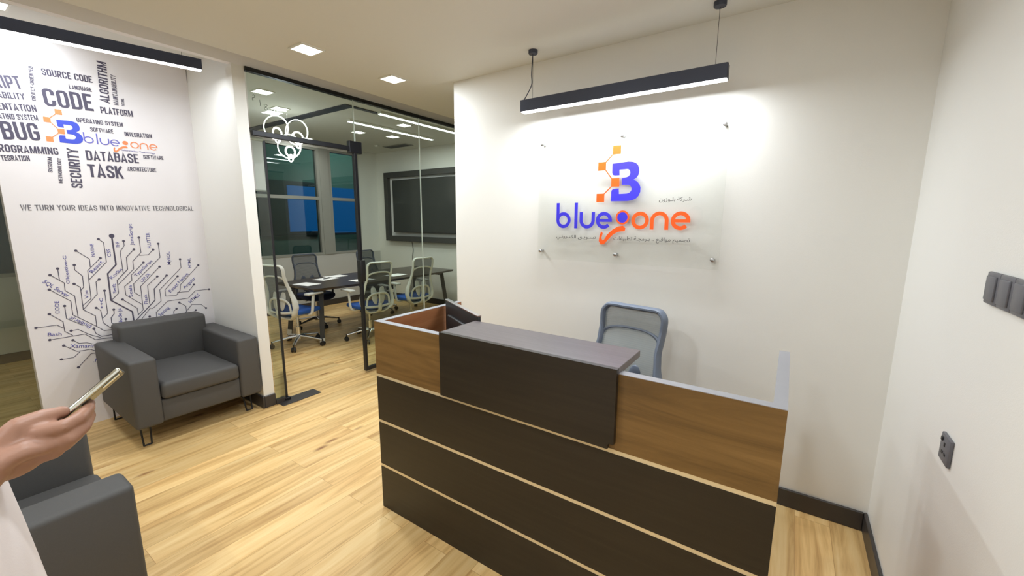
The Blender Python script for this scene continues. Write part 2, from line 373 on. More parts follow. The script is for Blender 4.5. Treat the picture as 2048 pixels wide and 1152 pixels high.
f = B(); box(f, XG-.03, XG+.03, 2.566, 2.626, .97, 1.19, .006, 2); obj('lock_case', f, M['black_plastic'], p)
p2 = panel('last glass panel of the partition, running behind the white sign wall', 3.447, YT-.02, .055, HT)
f = B(); box(f, XG-.02, XG+.02, 3.447, YT-.02, .02, .055, .002, 1); obj('bottom_rail', f, M['black_metal'], p2)
f = B(); box(f, XG-.007, XG+.007, 2.5975, 2.6025, 2.335, HT); box(f, XG-.007, XG+.007, 2.5985, 2.6015, 2.285, 2.335); obj('glass_joint', f, M['joint'], p, False)
f = B(); box(f, XG-.007, XG+.007, 3.4425, 3.4475, .055, HT); obj('glass_joint', f, M['joint'], p2, False)
# open door leaf, swung into the conference room
t = thing('door_1', 'black framed glass door swung open into the conference room beside the white column', 'door', (XG, 1.752, 0), math.radians(154.2))
t['kind'] = 'structure'
f = B(); W_, H_ = .83, 2.215
box(f, 0, .03, -.010, .010, .03, H_, .002, 1); box(f, W_-.03, W_, -.010, .010, .03, H_, .002, 1)
box(f, .03, W_-.03, -.010, .010, .03, .075); box(f, .03, W_-.03, -.010, .010, H_-.045, H_)
obj('door_frame', f, M['black_metal'], t, False)
f = B(); box(f, .03, W_-.03, -.005, .005, .075, H_-.045); obj('door_glass', f, M['glass'], t, False)
t = thing('floor_spring', 'dark metal floor spring cover plate at the foot of the glass door', 'door closer', (XG+.03, 1.80, 0))
f = B(); box(f, -.07, .07, -.13, .22, 0, .006, .002, 1); obj('cover_plate', f, M['skirt'], t)
f = B(); box(f, -.05, -.01, -.075, -.02, .006, .03, .003, 1); obj('pivot', f, M['black_metal'], t)
# low black plinth under the narrow strip
b = B(); box(b, XG-.02, XG+.02, 1.655, 1.735, 0, .04); struct('trim_4', b, M['skirt'])
# glass partition closing the dark room left of the feature wall
g = B(); box(g, XF-.056, XF-.044, YB, .425, .03, UZ)
o = tag(obj('glass_panel', g, M['glass'], None, False), 'dim glass panel left of the printed feature wall', 'glass panel', 'glass partition panels')

# ------------------------------------------------------------------ reception desk
YD = 1.335; X0, X1 = -1.771, .036; DT = 1.075
t = thing('reception_desk', 'brown and black wood reception desk with gold trim lines', 'reception desk', ((X0+X1)/2, YD, 0))
cx = (X0+X1)/2; T_ = Matrix.Translation((-cx, -YD, 0))
def dpart(name, boxes, mat, bev=.0, parent=None, label=None):
    f = B()
    for q in boxes: box(f, *q, bev, 1, T_)
    return obj(name, f, mat, parent or t, False, label)
for z0, z1 in ((.0, .250), (.266, .512), (.528, .772)):
    dpart('front_panel', [(X0, X1, YD, YD+.036, z0, z1)], M['wenge'])
for z0 in (.250, .512, .772):
    dpart('gold_trim', [(X0, X1, YD+.001, YD+.034, z0, z0+.016)], M['brass'])
dpart('upper_panel', [(X0, -1.282, YD, YD+.036, .788, DT-.002)], M['wood'])
dpart('upper_panel', [(-.456, X1, YD, YD+.036, .788, DT-.002)], M['wood'])
dpart('upper_panel', [(-1.282, -.456, YD+.004, YD+.036, .788, DT-.002)], M['wood'])
dpart('side_panel', [(X0, X0+.036, YD+.036, 1.985, 0, DT-.002)], M['wood_in'])
dpart('side_panel', [(X1-.036, X1, YD+.036, 1.965, 0, DT-.002)], M['wood_in'])
for q in [(X0, -1.282, YD, YD+.036), (-.456, X1, YD, YD+.036), (X0, X0+.036, YD+.036, 1.985), (X1-.036, X1, YD+.036, 1.965)]:
    dpart('edge_band', [(*q, DT-.002, DT)], M['edge'])
c = dpart('counter_top', [(-1.285, -.453, YD-.002, 1.575, 1.068, 1.096)], M['counter_sheen'], .0015)
f = B(); box(f, -1.285, -.453, YD-.022, YD-.002, .795, 1.0955, 0, 1, T_)
es = [e for e in f.edges if abs(e.verts[0].co.x-e.verts[1].co.x) < 1e-5 and abs(e.verts[0].co.z-e.verts[1].co.z) < 1e-5 and e.verts[0].co.z < .8 and e.verts[0].co.x > 0]
bmesh.ops.bevel(f, geom=es, offset=.022, segments=5, affect='EDGES')
obj('counter_front', f, M['wenge'], t)
dpart('work_surface', [(X0+.036, X1-.036, YD+.036, 1.93, .715, .74)], M['wood_in'])
dpart('modesty_back', [(X0+.036, X1-.036, YD+.036, YD+.05, .05, .715)], M['wood_in'])

# monitor on the desk (seen from behind)
t = thing('monitor', 'black computer monitor behind the desk panel, seen from its back', 'monitor', (-1.50, 1.72, .74), math.radians(-28))
f = B(); box(f, -.25, .25, -.012, .008, .07, .375, .006, 2); obj('screen_housing', f, M['black_plastic'], t)
f = B(); box(f, -.17, .17, -.034, -.010, .11, .30, .010, 2); obj('rear_cover', f, M['black_plastic'], t)
f = B(); lathe(f, [(.022, 0), (.022, .003), (.016, .004)], 20, Matrix.Translation((0, -.034, .235)) @ Matrix.Rotation(PI/2, 4, 'X')); obj('emblem', f, M['steel'], t)
f = B(); box(f, -.242, .242, .0081, .0095, .085, .367); obj('screen', f, M['tv_screen'], t)
f = B(); box(f, -.25, .25, -.0135, .0095, .3705, .378, .001, 1); obj('bezel', f, M['steel'], t)
f = B(); box(f, -.025, .025, -.055, -.030, .01, .20, .005, 2); box(f, -.02, .02, -.045, -.028, .16, .22, .004, 1); obj('stand_neck', f, M['black_plastic'], t)
f = B(); box(f, -.11, .11, -.11, .07, 0, .012, .005, 2); obj('stand_base', f, M['black_plastic'], t)

# ------------------------------------------------------------------ wall plates on the right wall
for i, lab in enumerate(('dark grey switch plate farthest from the viewer of the row at shoulder height', 'dark grey switch plate in the middle of the row on the right wall', 'dark grey switch plate nearest the viewer, cut by the picture edge')):
    t = thing('light_switch', lab, 'light switch', (XR, 1.605-.085*i, 1.425), 0, 'switch plates on the right wall')
    f = B(); box(f, -.011, 0, -.041, .041, -.043, .043, .004, 2); obj('plate', f, M['switch'], t)
    f = B(); box(f, -.0155, -.009, -.030, .030, -.033, .033, .003, 2); obj('rocker', f, M['switch'], t)
t = thing('power_socket', 'dark grey power socket low on the right wall', 'socket', (XR, 1.724, .906))
f = B(); box(f, -.010, 0, -.043, .043, -.043, .043, .004, 2); obj('plate', f, M['switch'], t)
f = B(); box(f, -.0115, -.009, -.004, .004, .008, .020); box(f, -.0115, -.009, -.018, -.006, -.018, -.010); box(f, -.0115, -.009, .006, .018, -.018, -.010); obj('socket_slots', f, M['black_plastic'], t, False)
f = B(); box(f, -.0135, -.009, .018, .032, .018, .032, .002, 1); obj('rocker', f, M['black_plastic'], t)

# ------------------------------------------------------------------ lamps
def square_light(x, y, z, lab, power, s=.135, grp='square ceiling downlights', col='warm', dm='diffuser_warm'):
    t = thing('ceiling_light', lab, 'ceiling light', (x, y, z), 0, grp)
    f = B(); h = s/2
    for q in ((-h-.012, -h, -h-.012, h+.012), (h, h+.012, -h-.012, h+.012), (-h, h, -h-.012, -h), (-h, h, h, h+.012)): box(f, *q, -.008, 0)
    obj('frame', f, M['white_plastic'], t, False)
    f = B(); box(f, -h, h, -h, h, -.005, 0); obj('diffuser', f, M[dm], t, False)
    if power: area('lamp', t, (0, 0, -.0095), s, s, power, col)
    return t
square_light(-2.69, 1.625, CZ, 'square ceiling light in the reception, nearer the printed wall', P_SQUARE)
square_light(-2.68, 2.31, CZ, 'square ceiling light in the reception, nearer the white sign wall', P_SQUARE)
for x, y in ((-1.45, .35), (-.7, -1.2), (-2.4, -1.3), (-.35, .25)):
    square_light(x, y, CZ, 'square ceiling light over the floor behind the viewer', P_SQUARE)
square_light(-4.18, .50, UZ, 'square ceiling light close above the printed word wall', P_SQUARE*.6)
for (x, y), lab in zip(((-4.67, 2.305), (-5.2, 2.746), (-6.74, 3.95), (-5.57, 4.1), (-5.41, 4.61), (-4.63, 4.15)),
        ('conference ceiling light seen just inside the glass above the door', 'dimmer conference ceiling light just above the ring pendants', 'conference ceiling light behind the ring pendants near the window', 'conference ceiling light between the two long light bars, nearer the window', 'conference ceiling light closest to the wall screen', 'conference ceiling light between the two long bars, nearer the glass')):
    square_light(x, y, UZ, lab, P_CONF_SQ, .15, 'conference room downlights', 'conf')
def linear(name, lab, p0, p1, zb, zc, wires, power, grp=None, spread=PI, cable=None):
    p0, p1 = Vector(p0), Vector(p1); mid = (p0+p1)/2; L_ = (p1-p0).length; a = math.atan2(p1.y-p0.y, p1.x-p0.x)
    t = thing(name, lab, 'pendant light', (mid.x, mid.y, zb), a, grp)
    f = B(); box(f, -L_/2, L_/2, -.028, .028, .006, .078, .002, 1); obj('housing', f, M['lamp_body'], t)
    f = B(); box(f, -L_/2+.004, L_/2-.004, -.024, .024, 0, .012, .004, 2); obj('diffuser', f, M['diffuser'], t)
    for wx in wires:
        f = B(); cyl(f, (wx, 0, .078), (wx, 0, zc-zb-.005), .0012, n=6); obj('suspension_wire', f, M['black_metal'], t)
        f = B(); lathe(f, [(.028, -.022), (.030, -.018), (.030, 0)], 24, Matrix.Translation((wx, 0, zc-zb))); obj('canopy', f, M['lamp_body'], t)
    if cable is not None:
        f = B(); sweep(f, catmull([(cable, 0, zc-zb-.01), (cable-.012, .004, .24), (cable-.008, 0, .17), (cable-.045, 0, .11), (cable-.075, 0, .074)], 8), .0032, n=8); obj('power_cable', f, M['lamp_body'], t)
    area('lamp', t, (0, 0, -.003), L_-.01, .044, power, 'cool', spread=spread)
    return t
linear('linear_pendant', 'black linear pendant light hanging in front of the company sign', (-1.57, 2.44), (-.345, 2.44), 2.296, CZ, (-.535, .55), P_SIGN, 'black linear pendants', cable=-.535)
linear('linear_pendant', 'black linear pendant light above the armchair and printed wall', (-4.00, .23), (-3.738, 1.424), 2.67, UZ, (-.5, .5), P_ALCOVE, 'black linear pendants')
def bar(lab, x, y0, y1):
    t = thing('light_bar', lab, 'ceiling light', (x, (y0+y1)/2, UZ), 0, 'conference light bars'); L_ = y1-y0
    f = B(); box(f, -.03, .03, -L_/2, L_/2, -.03, 0, .002, 1); obj('housing', f, M['white_plastic'], t)
    f = B(); box(f, -.026, .026, -L_/2+.004, L_/2-.004, -.036, -.028, .002, 1); obj('diffuser', f, M['diffuser'], t)
    area('lamp', t, (0, 0, -.039), .05, L_-.02, P_CONF_LIN, 'conf')
bar('long bright light bar on the conference ceiling, nearer the glass', -4.30, 3.47, 5.15)
bar('thinner long light bar on the conference ceiling, nearer the windows', -4.97, 3.51, 5.05)
square_light(-5.7, -.4, UZ, 'unseen square light added to brighten the dim room behind the printed wall', 5, .135, 'square ceiling downlights', 'conf')  # added out of view to lift the dim room
# ring chandelier
t = thing('ring_chandelier', 'chandelier of glowing white rings hung over the conference table end', 'chandelier', (-5.25, 2.80, UZ))
f = B(); lathe(f, [(.05, -.025), (.055, -.02), (.055, 0)], 24); obj('canopy', f, M['white_plastic'], t)
def ring(c, R, ax, w=.008):
    Q = Euler(ax).to_matrix()
    pts = [Vector(c)+Q @ Vector((R*math.cos(k*PI/18), 0, R*math.sin(k*PI/18))) for k in range(36)]
    f = B(); sweep(f, pts, w, .006, 10, closed=True); return f
for c, R, az in (((.02, -.10, -.22), .135, .75), ((-.02, .17, -.225), .150, .45), ((.04, .03, -.42), .140, .6)):
    r1 = obj('outer_ring', ring(c, R, (0, 0, az)), M['ring_led'], t)
    c2 = (c[0], c[1]+.01, c[2]-.06); obj('inner_ring', ring(c2, R*.42, (0, 0, az+1.0), .011), M['ring_led'], r1)
    c3 = (c[0]+.02, c[1]+.0, c[2]-R-.0); obj('lower_ring', ring(c3, R*.30, (0, 0, az-.5), .008), M['ring_led'], r1)
    f = B(); cyl(f, (c[0], c[1], c[2]+R), (c[0], c[1], -.03), .0012, n=6); obj('suspension_wire', f, M['steel'], t)
l = bpy.data.lights.new('lamp', 'POINT'); l.energy = P_RING*4; l.shadow_soft_size = .12; l.color = LIGHT_COL['warm']
o = bpy.data.objects.new('lamp', l); COL.objects.link(o); o.parent = t; o.location = (0, 0, -.6)
# ceiling fittings
t = thing('air_vent', 'flat dark air vent in the conference ceiling near the wall screen', 'vent', (-6.0, 5.22, UZ))
f = B(); box(f, -.30, .30, -.10, .10, -.010, 0, .003, 1); obj('frame', f, M['mullion'], t)
f = B()
for k in range(7): box(f, -.27, .27, -.078+k*.024, -.066+k*.024, -.013, -.010)
obj('louvre', f, M['lamp_body'], t, False)
t = thing('smoke_detector', 'small round detector on the conference ceiling before the screen wall', 'smoke detector', (-6.3, 5.0, UZ))
f = B(); lathe(f, [(.028, -.03), (.045, -.02), (.048, 0)], 20); obj('body', f, M['white_plastic'], t)

# ------------------------------------------------------------------ conference wall screen
t = thing('picture_frame', 'wide dark wall frame around the conference room screen', 'frame', (-5.69, YT, 1.83))
f = B(); a_, h_ = 1.10, .66
for q in ((-a_, a_, h_-.10, h_), (-a_, a_, -h_, -h_+.10), (-a_, -a_+.10, -h_+.10, h_-.10), (a_-.10, a_, -h_+.10, h_-.10)): box(f, q[0], q[1], -.09, 0, q[2], q[3], .003, 1)
obj('border', f, M['tv_frame'], t)
f = B(); box(f, -a_+.1, a_-.1, -.012, 0, -h_+.1, h_-.1); obj('backing', f, M['blind'], t, False)
t = thing('television', 'large black television mounted inside the dark wall frame', 'television', (-5.62, YT-.012, 1.84))
f = B(); box(f, -.93, .93, -.07, -.03, -.50, .50, .006, 2); box(f, -.3, .3, -.03, 0, -.2, .2); obj('housing', f, M['tv_bezel'], t)
f = B(); box(f, -.915, .915, -.0725, -.0695, -.485, .488); obj('screen', f, M['tv_screen'], t, False)
f = B(); sweep(f, catmull([(-6.13, YT-.008, 1.17), (-6.10, YT-.012, 1.0), (-6.13, YT-.008, .85), (-6.11, YT-.008, .55)], 8), .005, n=8)
tag(obj('power_cable', f, M['black_plastic']), 'thin dark cable hanging down the wall under the screen frame', 'cable')
# ------------------------------------------------------------------ seating
def task_chair(variant):
    """faces local +Y, base on the floor under the column"""
    fm, pm, meshm, seatm = {'white': (M['white_plastic'], M['pad_grey'], M['mesh_dark'], M['blue_fabric']), 'dark': (M['dark_plastic'], M['dark_plastic'], M['mesh_dark'], M['navy_fabric']), 'grey': (M['mid_plastic'], M['mid_plastic'], M['mesh_grey'], M['navy_fabric'])}[variant]
    t = thing('task_chair', None, None); fk = 1.4 if variant == 'grey' else 1.0
    # five-star base
    f = B()
    for k in range(5):
        a = k*2*PI/5+.3; d = Vector((math.cos(a), math.sin(a), 0))
        sweep(f, [Vector((0, 0, .125))+d*.02, Vector((0, 0, .115))+d*.12, Vector((0, 0, .082))+d*.30], [.026, .020, .014], [.022, .016, .011], 8)
    lathe(f, [(.032, .085), (.036, .10), (.036, .135), (.03, .145)], 20)
    obj('base', f, M['chrome'], t)
    for k in range(5):
        a = k*2*PI/5+.3; d = Vector((math.cos(a), math.sin(a), 0)); n = Vector((-d.y, d.x, 0)); c = Vector((0, 0, .030))+d*.305
        f = B()
        for s in (-1, 1): cyl(f, c+n*(.007*s), c+n*(.025*s), .030, .027, 16)
        sweep(f, [c+Vector((0, 0, .03)), c+Vector((0, 0, .062))], .008, n=8); box(f, c.x-.010, c.x+.010, c.y-.010, c.y+.010, .040, .062, .004, 1)
        obj('caster', f, M['black_plastic'], t)
    f = B(); lathe(f, [(.026, .12), (.026, .25), (.015, .252), (.015, .40)], 18); obj('gas_column', f, M['chrome'], t)
    f = B(); box(f, -.07, .07, -.12, .10, .385, .43, .012, 2); sweep(f, [(.07, .02, .405), (.16, .03, .40)], .006, n=8)
    sweep(f, catmull([(0, -.10, .405), (0, -.20, .40), (0, -.27, .44), (0, -.275, .52)], 6), .026, .014, 10); obj('tilt_mechanism', f, fm if variant == 'white' else M['black_plastic'], t)
    # seat: rounded pad with dropped front edge
    f = B(); n = 28; rows = []
    def outline(s, z):
        vs = []
        for k in range(n):
            a = k*2*PI/n; c_, s_ = math.cos(a), math.sin(a)
            x = .245*math.copysign(abs(c_)**.55, c_)*s; y = .235*math.copysign(abs(s_)**.55, s_)*s
            zz = z - (.030*max(0, (y-.13)/.1)**2 if y > .13 else 0) + .012*(x/.24)**2
            vs.append(f.verts.new((x, y+.01, zz)))
        return vs
    for s, z in ((.86, .432), (.97, .440), (1.0, .458), (.985, .478), (.93, .488), (.6, .490), (.25, .488)): rows.append(outline(s, z))
    for A, C in zip(rows, rows[1:]):
        for k in range(n): f.faces.new((A[k], A[(k+1) % n], C[(k+1) % n], C[k]))
    f.faces.new(rows[0][::-1]); f.faces.new(rows[-1]); obj('seat', f, seatm, t, True)
    # backrest profile
    def prof(s): return (-.245+.045*math.sin(PI*min(1, s*1.25))-.075*s+.10*max(0, .12-s)/.12*.8, .395+.66*s)
    def half(s):
        P = [(0, .115), (.05, .18), (.12, .218), (.22, .236), (.34, .226), (.5, .196), (.66, .180), (.82, .184), (.93, .188), (.98, .170), (1, .145)]
        for (a, va), (c, vc) in zip(P, P[1:]):
            if a <= s <= c: u = (s-a)/(c-a); return va+(vc-va)*u
        return .14
    def bp(x, s, off=0):
        y, z = prof(max(0, min(1, s))); return Vector((x, y + .30*x*x + off, z))
    S_ = [0, .03, .07, .12, .17, .22, .28, .34, .42, .5, .58, .66, .74, .82, .89, .94, .975]
    right = [bp(half(s)-.012, s) for s in S_]; left = [bp(-half(s)+.012, s) for s in S_][::-1]
    top = [bp(.135, 1), bp(.05, 1.0), bp(-.05, 1.0), bp(-.135, 1)]; bot = [bp(-.05, 0), bp(.05, 0)]
    path = catmull(right+top+left+bot, 3, closed=True)
    f = B(); n_ = len(path)
    ww = []
    for p in path:
        s = (p.z-.395)/.66; ww.append(.022*fk+.020*min(1, max(0, (.55-s)/.25)))
    sweep(f, path, [q*.50 for q in ww], ww, 10, closed=True, upv=(0, 1, .05)); fr = obj('back_frame', f, fm, t)
    f = B(); sweep(f, catmull([bp(-half(.70)+.015, .70), bp(-.150, .765), bp(-.09, .80, -.002), bp(0, .81, -.002), bp(.09, .80, -.002), bp(.150, .765), bp(half(.70)-.015, .70)], 5), .010, .011*fk, 8); obj('crossbar', f, fm, fr)
    f = B(); rows = []
    for i in range(17):
        s = .12+.86*i/16; hw = half(s)-.014
        rows.append([f.verts.new(bp(hw*(j/5-1), s, .006)) for j in range(11)])
    for A, C in zip(rows, rows[1:]):
        for j in range(10): f.faces.new((A[j], A[j+1], C[j+1], C[j]))
    obj('back_mesh', f, meshm, t)
    f = B(); sweep(f, catmull([bp(-half(.14)+.02, .14, -.004), bp(-.1, .125, -.018), bp(0, .12, -.022), bp(.1, .125, -.018), bp(half(.14)-.02, .14, -.004)], 5), .012, .015, 8)
    sweep(f, catmull([bp(-.165, .16, -.010), bp(-.150, .30, -.022), bp(-.09, .375, -.034), bp(0, .39, -.038), bp(.09, .375, -.034), bp(.150, .30, -.022), bp(.165, .16, -.010)], 5), .011, .014, 8)
    sweep(f, [bp(0, .12, -.024), bp(0, .26, -.045), bp(0, .40, -.04)], .012, .012, 8); obj('lumbar_bracket', f, fm, t)
    for sx in (-1, 1):
        f = B(); ellipsoid(f, bp(.056*sx, .35, -.012), (.044, .014, .125), 16, Matrix.Rotation(-.10, 4, 'X') @ Matrix.Rotation(.10*sx, 4, 'Y')); obj('lumbar_pad', f, pm, t)
    for sx in (-1, 1):
        f = B(); sweep(f, catmull([(.13*sx, -.02, .425), (.235*sx, -.02, .428), (.268*sx, -.015, .47), (.270*sx, .005, .60), (.268*sx, .02, .675)], 6), .022, .014, 10)
        arm = obj('armrest', f, fm, t)
        f = B(); box(f, .225*sx, .305*sx, -.09, .155, .672, .70, .012, 3); obj('arm_pad', f, pm if variant == 'white' else M['black_plastic'], arm)
    return t
def clone(root):
    r = root.copy(); COL.objects.link(r)
    for ch in list(root.children):
        c = ch.copy(); COL.objects.link(c); c.parent = r
        for g in ch.children:
            d = g.copy(); COL.objects.link(d); d.parent = c
    return r
R = math.radians
GC = 'white office chairs at the conference table'
wc = task_chair('white'); wc.location = (-4.64, 3.43, 0); wc.rotation_euler.z = R(90-6)
tag(wc, 'white framed office chair with blue seat, right of the doorway at the table side', 'office chair', GC)
c = clone(wc); c.location = (-4.64, 4.17, 0); c.rotation_euler.z = R(90-4); tag(c, 'white framed office chair nearest the screen wall, seen behind the desk corner', 'office chair', GC)
c = clone(wc); c.location = (-5.10, 2.70, 0); c.rotation_euler.z = R(14); tag(c, 'white framed office chair at the table head, behind the door edge', 'office chair', GC)
GD = 'charcoal office chairs by the window'
dc = task_chair('dark'); dc.location = (-5.86, 3.40, 0); dc.rotation_euler.z = R(-90-8)
tag(dc, 'charcoal mesh office chair across the table, under the blue lit window', 'office chair', GD)
c = clone(dc); c.location = (-5.84, 4.54, 0); c.rotation_euler.z = R(-90+4); tag(c, 'charcoal mesh office chair across the table, before the screen wall corner', 'office chair', GD)
rc = task_chair('grey'); rc.location = (-.80, 2.08, 0); rc.rotation_euler.z = R(180-10); rc.scale = (1.12, 1.04, 1.03)
tag(rc, 'grey mesh office chair behind the reception desk against the sign wall', 'office chair')

# conference table
t = thing('conference_table', 'dark wood boat-shaped conference table with black legs', 'table', (-5.28, 4.05, 0))
f = B(); pts = []
for k in range(25):
    u = -1+2*k/24; pts.append((.55-.09*u*u, 1.27*u))
ol = [(x, y) for x, y in pts] + [(-x, y) for x, y in pts[::-1]]
lo = [f.verts.new((x*.985, y*.99, .712)) for x, y in ol]; md = [f.verts.new((x, y, .728)) for x, y in ol]; hi = [f.verts.new((x, y, .742)) for x, y in ol]
N = len(ol)
for A, C in ((lo, md), (md, hi)):
    for k in range(N): f.faces.new((A[k], A[(k+1) % N], C[(k+1) % N], C[k]))
f.faces.new(lo[::-1]); f.faces.new(hi); obj('tabletop', f, M['table'], t, True)
for sx in (-1, 1):
    for sy in (-1, 1):
        f = B(); sweep(f, [(.40*sx, 1.17*sy, 0.0), (.33*sx, 1.10*sy, .712)], .046, .034, 4, upv=(0, 1, 0)); lg = obj('leg', f, M['tv_frame'], t, False)
        f = B(); sweep(f, [(.4005*sx, 1.1705*sy, .012), (.3935*sx, 1.1640*sy, .085)],   .0485, .0365, 4, upv=(0, 1, 0)); obj('leg_cap', f, M['white_plastic'], lg, False)
for sy in (-1, 1):
    f = B(); box(f, -.34, .34, 1.07*sy-.03, 1.07*sy+.03, .66, .712); obj('crossbeam', f, M['tv_frame'], t, False)
f = B(); box(f, -.04, .04, -1.05, 1.05, .66, .71); obj('centre_beam', f, M['tv_frame'], t, False)
for (x, y, a), lab in zip(((-5.27, 2.95, 8), (-5.66, 3.62, 4), (-5.52, 3.38, 12), (-5.02, 3.62, -5), (-5.05, 4.25, 6)),
    ('white paper sheet on the table end nearest the doorway', 'white paper sheet on the far side of the table', 'white paper sheet under the dark pen', 'white paper sheet half hidden behind the right white chair back', 'white paper sheet on the table between the two white chairs')):
    f = B(); box(f, -.105, .105, -.15, .15, 0, .0015); o = tag(obj('paper_sheet', f, M['paper'], None, False), lab, 'paper', 'papers on the conference table'); o.location = (x, y, .7422); o.rotation_euler.z = R(a+90 if y < 3 else a)
t = thing('pen', 'dark pen lying on a white sheet on the table', 'pen', (-5.52, 3.40, .7505), R(105))
f = B(); cyl(f, (-.07, 0, 0), (.05, 0, 0), .006, n=10); obj('barrel', f, M['black_plastic'], t)
f = B(); cyl(f, (.05, 0, 0), (.07, 0, 0), .006, .0015, 10); obj('tip', f, M['steel'], t)

# armchairs: face local +Y
def armchair():
    t = thing('armchair', None, None)
    f = B(); box(f, -.255, .255, -.36, .40, .17, .335, .015, 3); obj('base', f, M['fabric'], t)
    for s in (-1, 1):
        f = B(); box(f, .25*s, .405*s, -.405, .42, .165, .65, .022, 4); obj('arm', f, M['fabric'], t)
    f = B(); box(f, -.29, .29, -.42, -.22, .30, .775, .028, 4, Matrix.Translation((0, -.02, 0)) @ Matrix.Rotation(R(0), 4, 'X')); obj('backrest', f, M['fabric'], t)
    f = B(); box(f, -.247, .247, -.24, .43, .335, .455, .028, 4); 
    for v in f.verts:
        if v.co.z > .44: v.co.z += .014*max(0, 1-(v.co.x/.25)**2)
    obj('seat_cushion', f, M['fabric'], t)
    for sx in (-1, 1):
        for y, dy in ((.28, .05), (-.36, -.03)):
            f = B()
            for d in (-.022, .022):
                sweep(f, [(.330*sx+d*1.3, y, .168), (.335*sx+d, y+dy*.6, .004)], .0058, n=8)
            sweep(f, [(.335*sx-.022, y+dy*.6, .006), (.335*sx+.022, y+dy*.6, .006)], .006, n=8)
            box(f, .29*sx, .37*sx, y-.03, y+.03, .163, .168); obj('leg', f, M['black_metal'], t)
    return t
ac = armchair(); ac.location = (-3.975, 1.137, 0); ac.rotation_euler.z = R(-90)
tag(ac, 'charcoal armchair on hairpin legs against the printed wall beside the column', 'armchair', 'charcoal armchairs')
c = clone(ac); c.location = (-2.29, -.06, 0); c.rotation_euler.z = 0; tag(c, 'charcoal armchair close to the viewer behind the hand with the phone', 'armchair', 'charcoal armchairs')
# ------------------------------------------------------------------ lettering
def text_bm(bm, s, P, w=None, cap=.05, bold=0.0, anchor='l'):
    """flat lettering scaled to width w and cap height, placed by matrix P (text x, y, normal)"""
    cu = bpy.data.curves.new('lettering', 'FONT'); cu.body = s; cu.size = 1; cu.extrude = .0; cu.offset = bold; cu.fill_mode = 'FRONT'; cu.resolution_u = 3
    o = bpy.data.objects.new('lettering', cu); COL.objects.link(o)
    bpy.context.view_layer.update()
    me = bpy.data.meshes.new_from_object(o.evaluated_get(bpy.context.evaluated_depsgraph_get()))
    bpy.data.objects.remove(o); bpy.data.curves.remove(cu)
    xs = [v.co.x for v in me.vertices]
    if not xs: return
    x0, x1 = min(xs), max(xs)
    sx = (w/(x1-x0)) if w else cap/.73
    Q = P @ Matrix.Diagonal((sx, cap/.73, 1, 1)) @ Matrix.Translation((-x0, 0, 0))
    me.transform(Q); bm.from_mesh(me); bpy.data.meshes.remove(me)
def plane_m(ox, oy, oz, face):
    c = {'+x': ((0, 1, 0), (0, 0, 1), (1, 0, 0)), '-y': ((1, 0, 0), (0, 0, 1), (0, -1, 0)), '-x': ((0, -1, 0), (0, 0, 1), (-1, 0, 0))}[face]
    m = Matrix(c).transposed().to_4x4(); m.translation = (ox, oy, oz); return m
def poly(bm, pts, P):
    vs = [bm.verts.new(P @ Vector((x, y, 0))) for x, y in pts]
    es = [bm.edges.new((vs[i], vs[(i+1) % len(vs)])) for i in range(len(vs))]
    bmesh.ops.triangle_fill(bm, edges=es, use_beauty=True)
RIB = [0]
def ribbon(bm, pts, wd, P, closed=False):
    RIB[0] = (RIB[0]+1) % 6; P = P @ Matrix.Translation((0, 0, RIB[0]*6e-5))
    pts = [Vector((x, y)) for x, y in pts]; N = len(pts); L_, R_ = [], []
    for i, p in enumerate(pts):
        a = pts[i-1] if (i > 0 or closed) else None; c = pts[(i+1) % N] if (i < N-1 or closed) else None
        d1 = (p-a).normalized() if a is not None else None; d2 = (c-p).normalized() if c is not None else None
        d = ((d1 or d2)+(d2 or d1)).normalized(); n = Vector((-d.y, d.x)); k = 1
        if d1 is not None and d2 is not None: k = 1/max(.45, n.dot(Vector((-d1.y, d1.x))))
        L_.append(bm.verts.new(P @ Vector((*(p+n*wd/2*k), 0)))); R_.append(bm.verts.new(P @ Vector((*(p-n*wd/2*k), 0))))
    for i in range(N if closed else N-1):
        j = (i+1) % N; bm.faces.new((R_[i], R_[j], L_[j], L_[i]))
def arc(cx_, cz_, r, a0, a1, n=28): return [(cx_+r*math.cos(math.radians(a0+(a1-a0)*k/n)), cz_+r*math.sin(math.radians(a0+(a1-a0)*k/n))) for k in range(n+1)]
def disc(bm, cx_, cz_, r, P, n=28):
    bm.faces.new([bm.verts.new(P @ Vector((x, y, 0))) for x, y in arc(cx_, cz_, r, 0, 360, n)[:-1]])
def thick(bm, d, vec):
    """give the flat lettering its small real thickness"""
    r = bmesh.ops.extrude_face_region(bm, geom=bm.faces[:])
    bmesh.ops.translate(bm, vec=Vector(vec)*d, verts=[v for v in r['geom'] if isinstance(v, bmesh.types.BMVert)])
def blue_of_B():
    px = [(378, 395), (640, 378), (710, 385), (760, 405), (795, 440), (812, 490), (813, 550), (800, 600), (770, 640), (720, 672), (775, 700), (812, 745), (830, 800), (826, 870), (800, 930), (755, 975), (690, 1003), (620, 1013), (340, 1013), (350, 860), (358, 832), (375, 815), (400, 808), (478, 803), (478, 895), (610, 891), (655, 877), (682, 845), (688, 815), (680, 780), (660, 758), (630, 750), (530, 748), (532, 640), (600, 632), (640, 615), (663, 585), (670, 555), (663, 522), (645, 503), (620, 497), (495, 500), (495, 590), (415, 590), (392, 583), (378, 568), (372, 540)]
    return [(-.9876+(x+(y-395)*.0615-378)*.00039, 1.9501-(y-395)*.000376) for x, y in px]
SQ = [(-.9615, 2.0324), (-1.0558, 1.9382), (-.9637, 1.8346), (-1.0592, 1.7409)]
LINKS = [((-.985, 2.008), (-1.031, 1.962)), ((-1.031, 1.914), (-.989, 1.860)), ((-.989, 1.809), (-1.034, 1.766))]
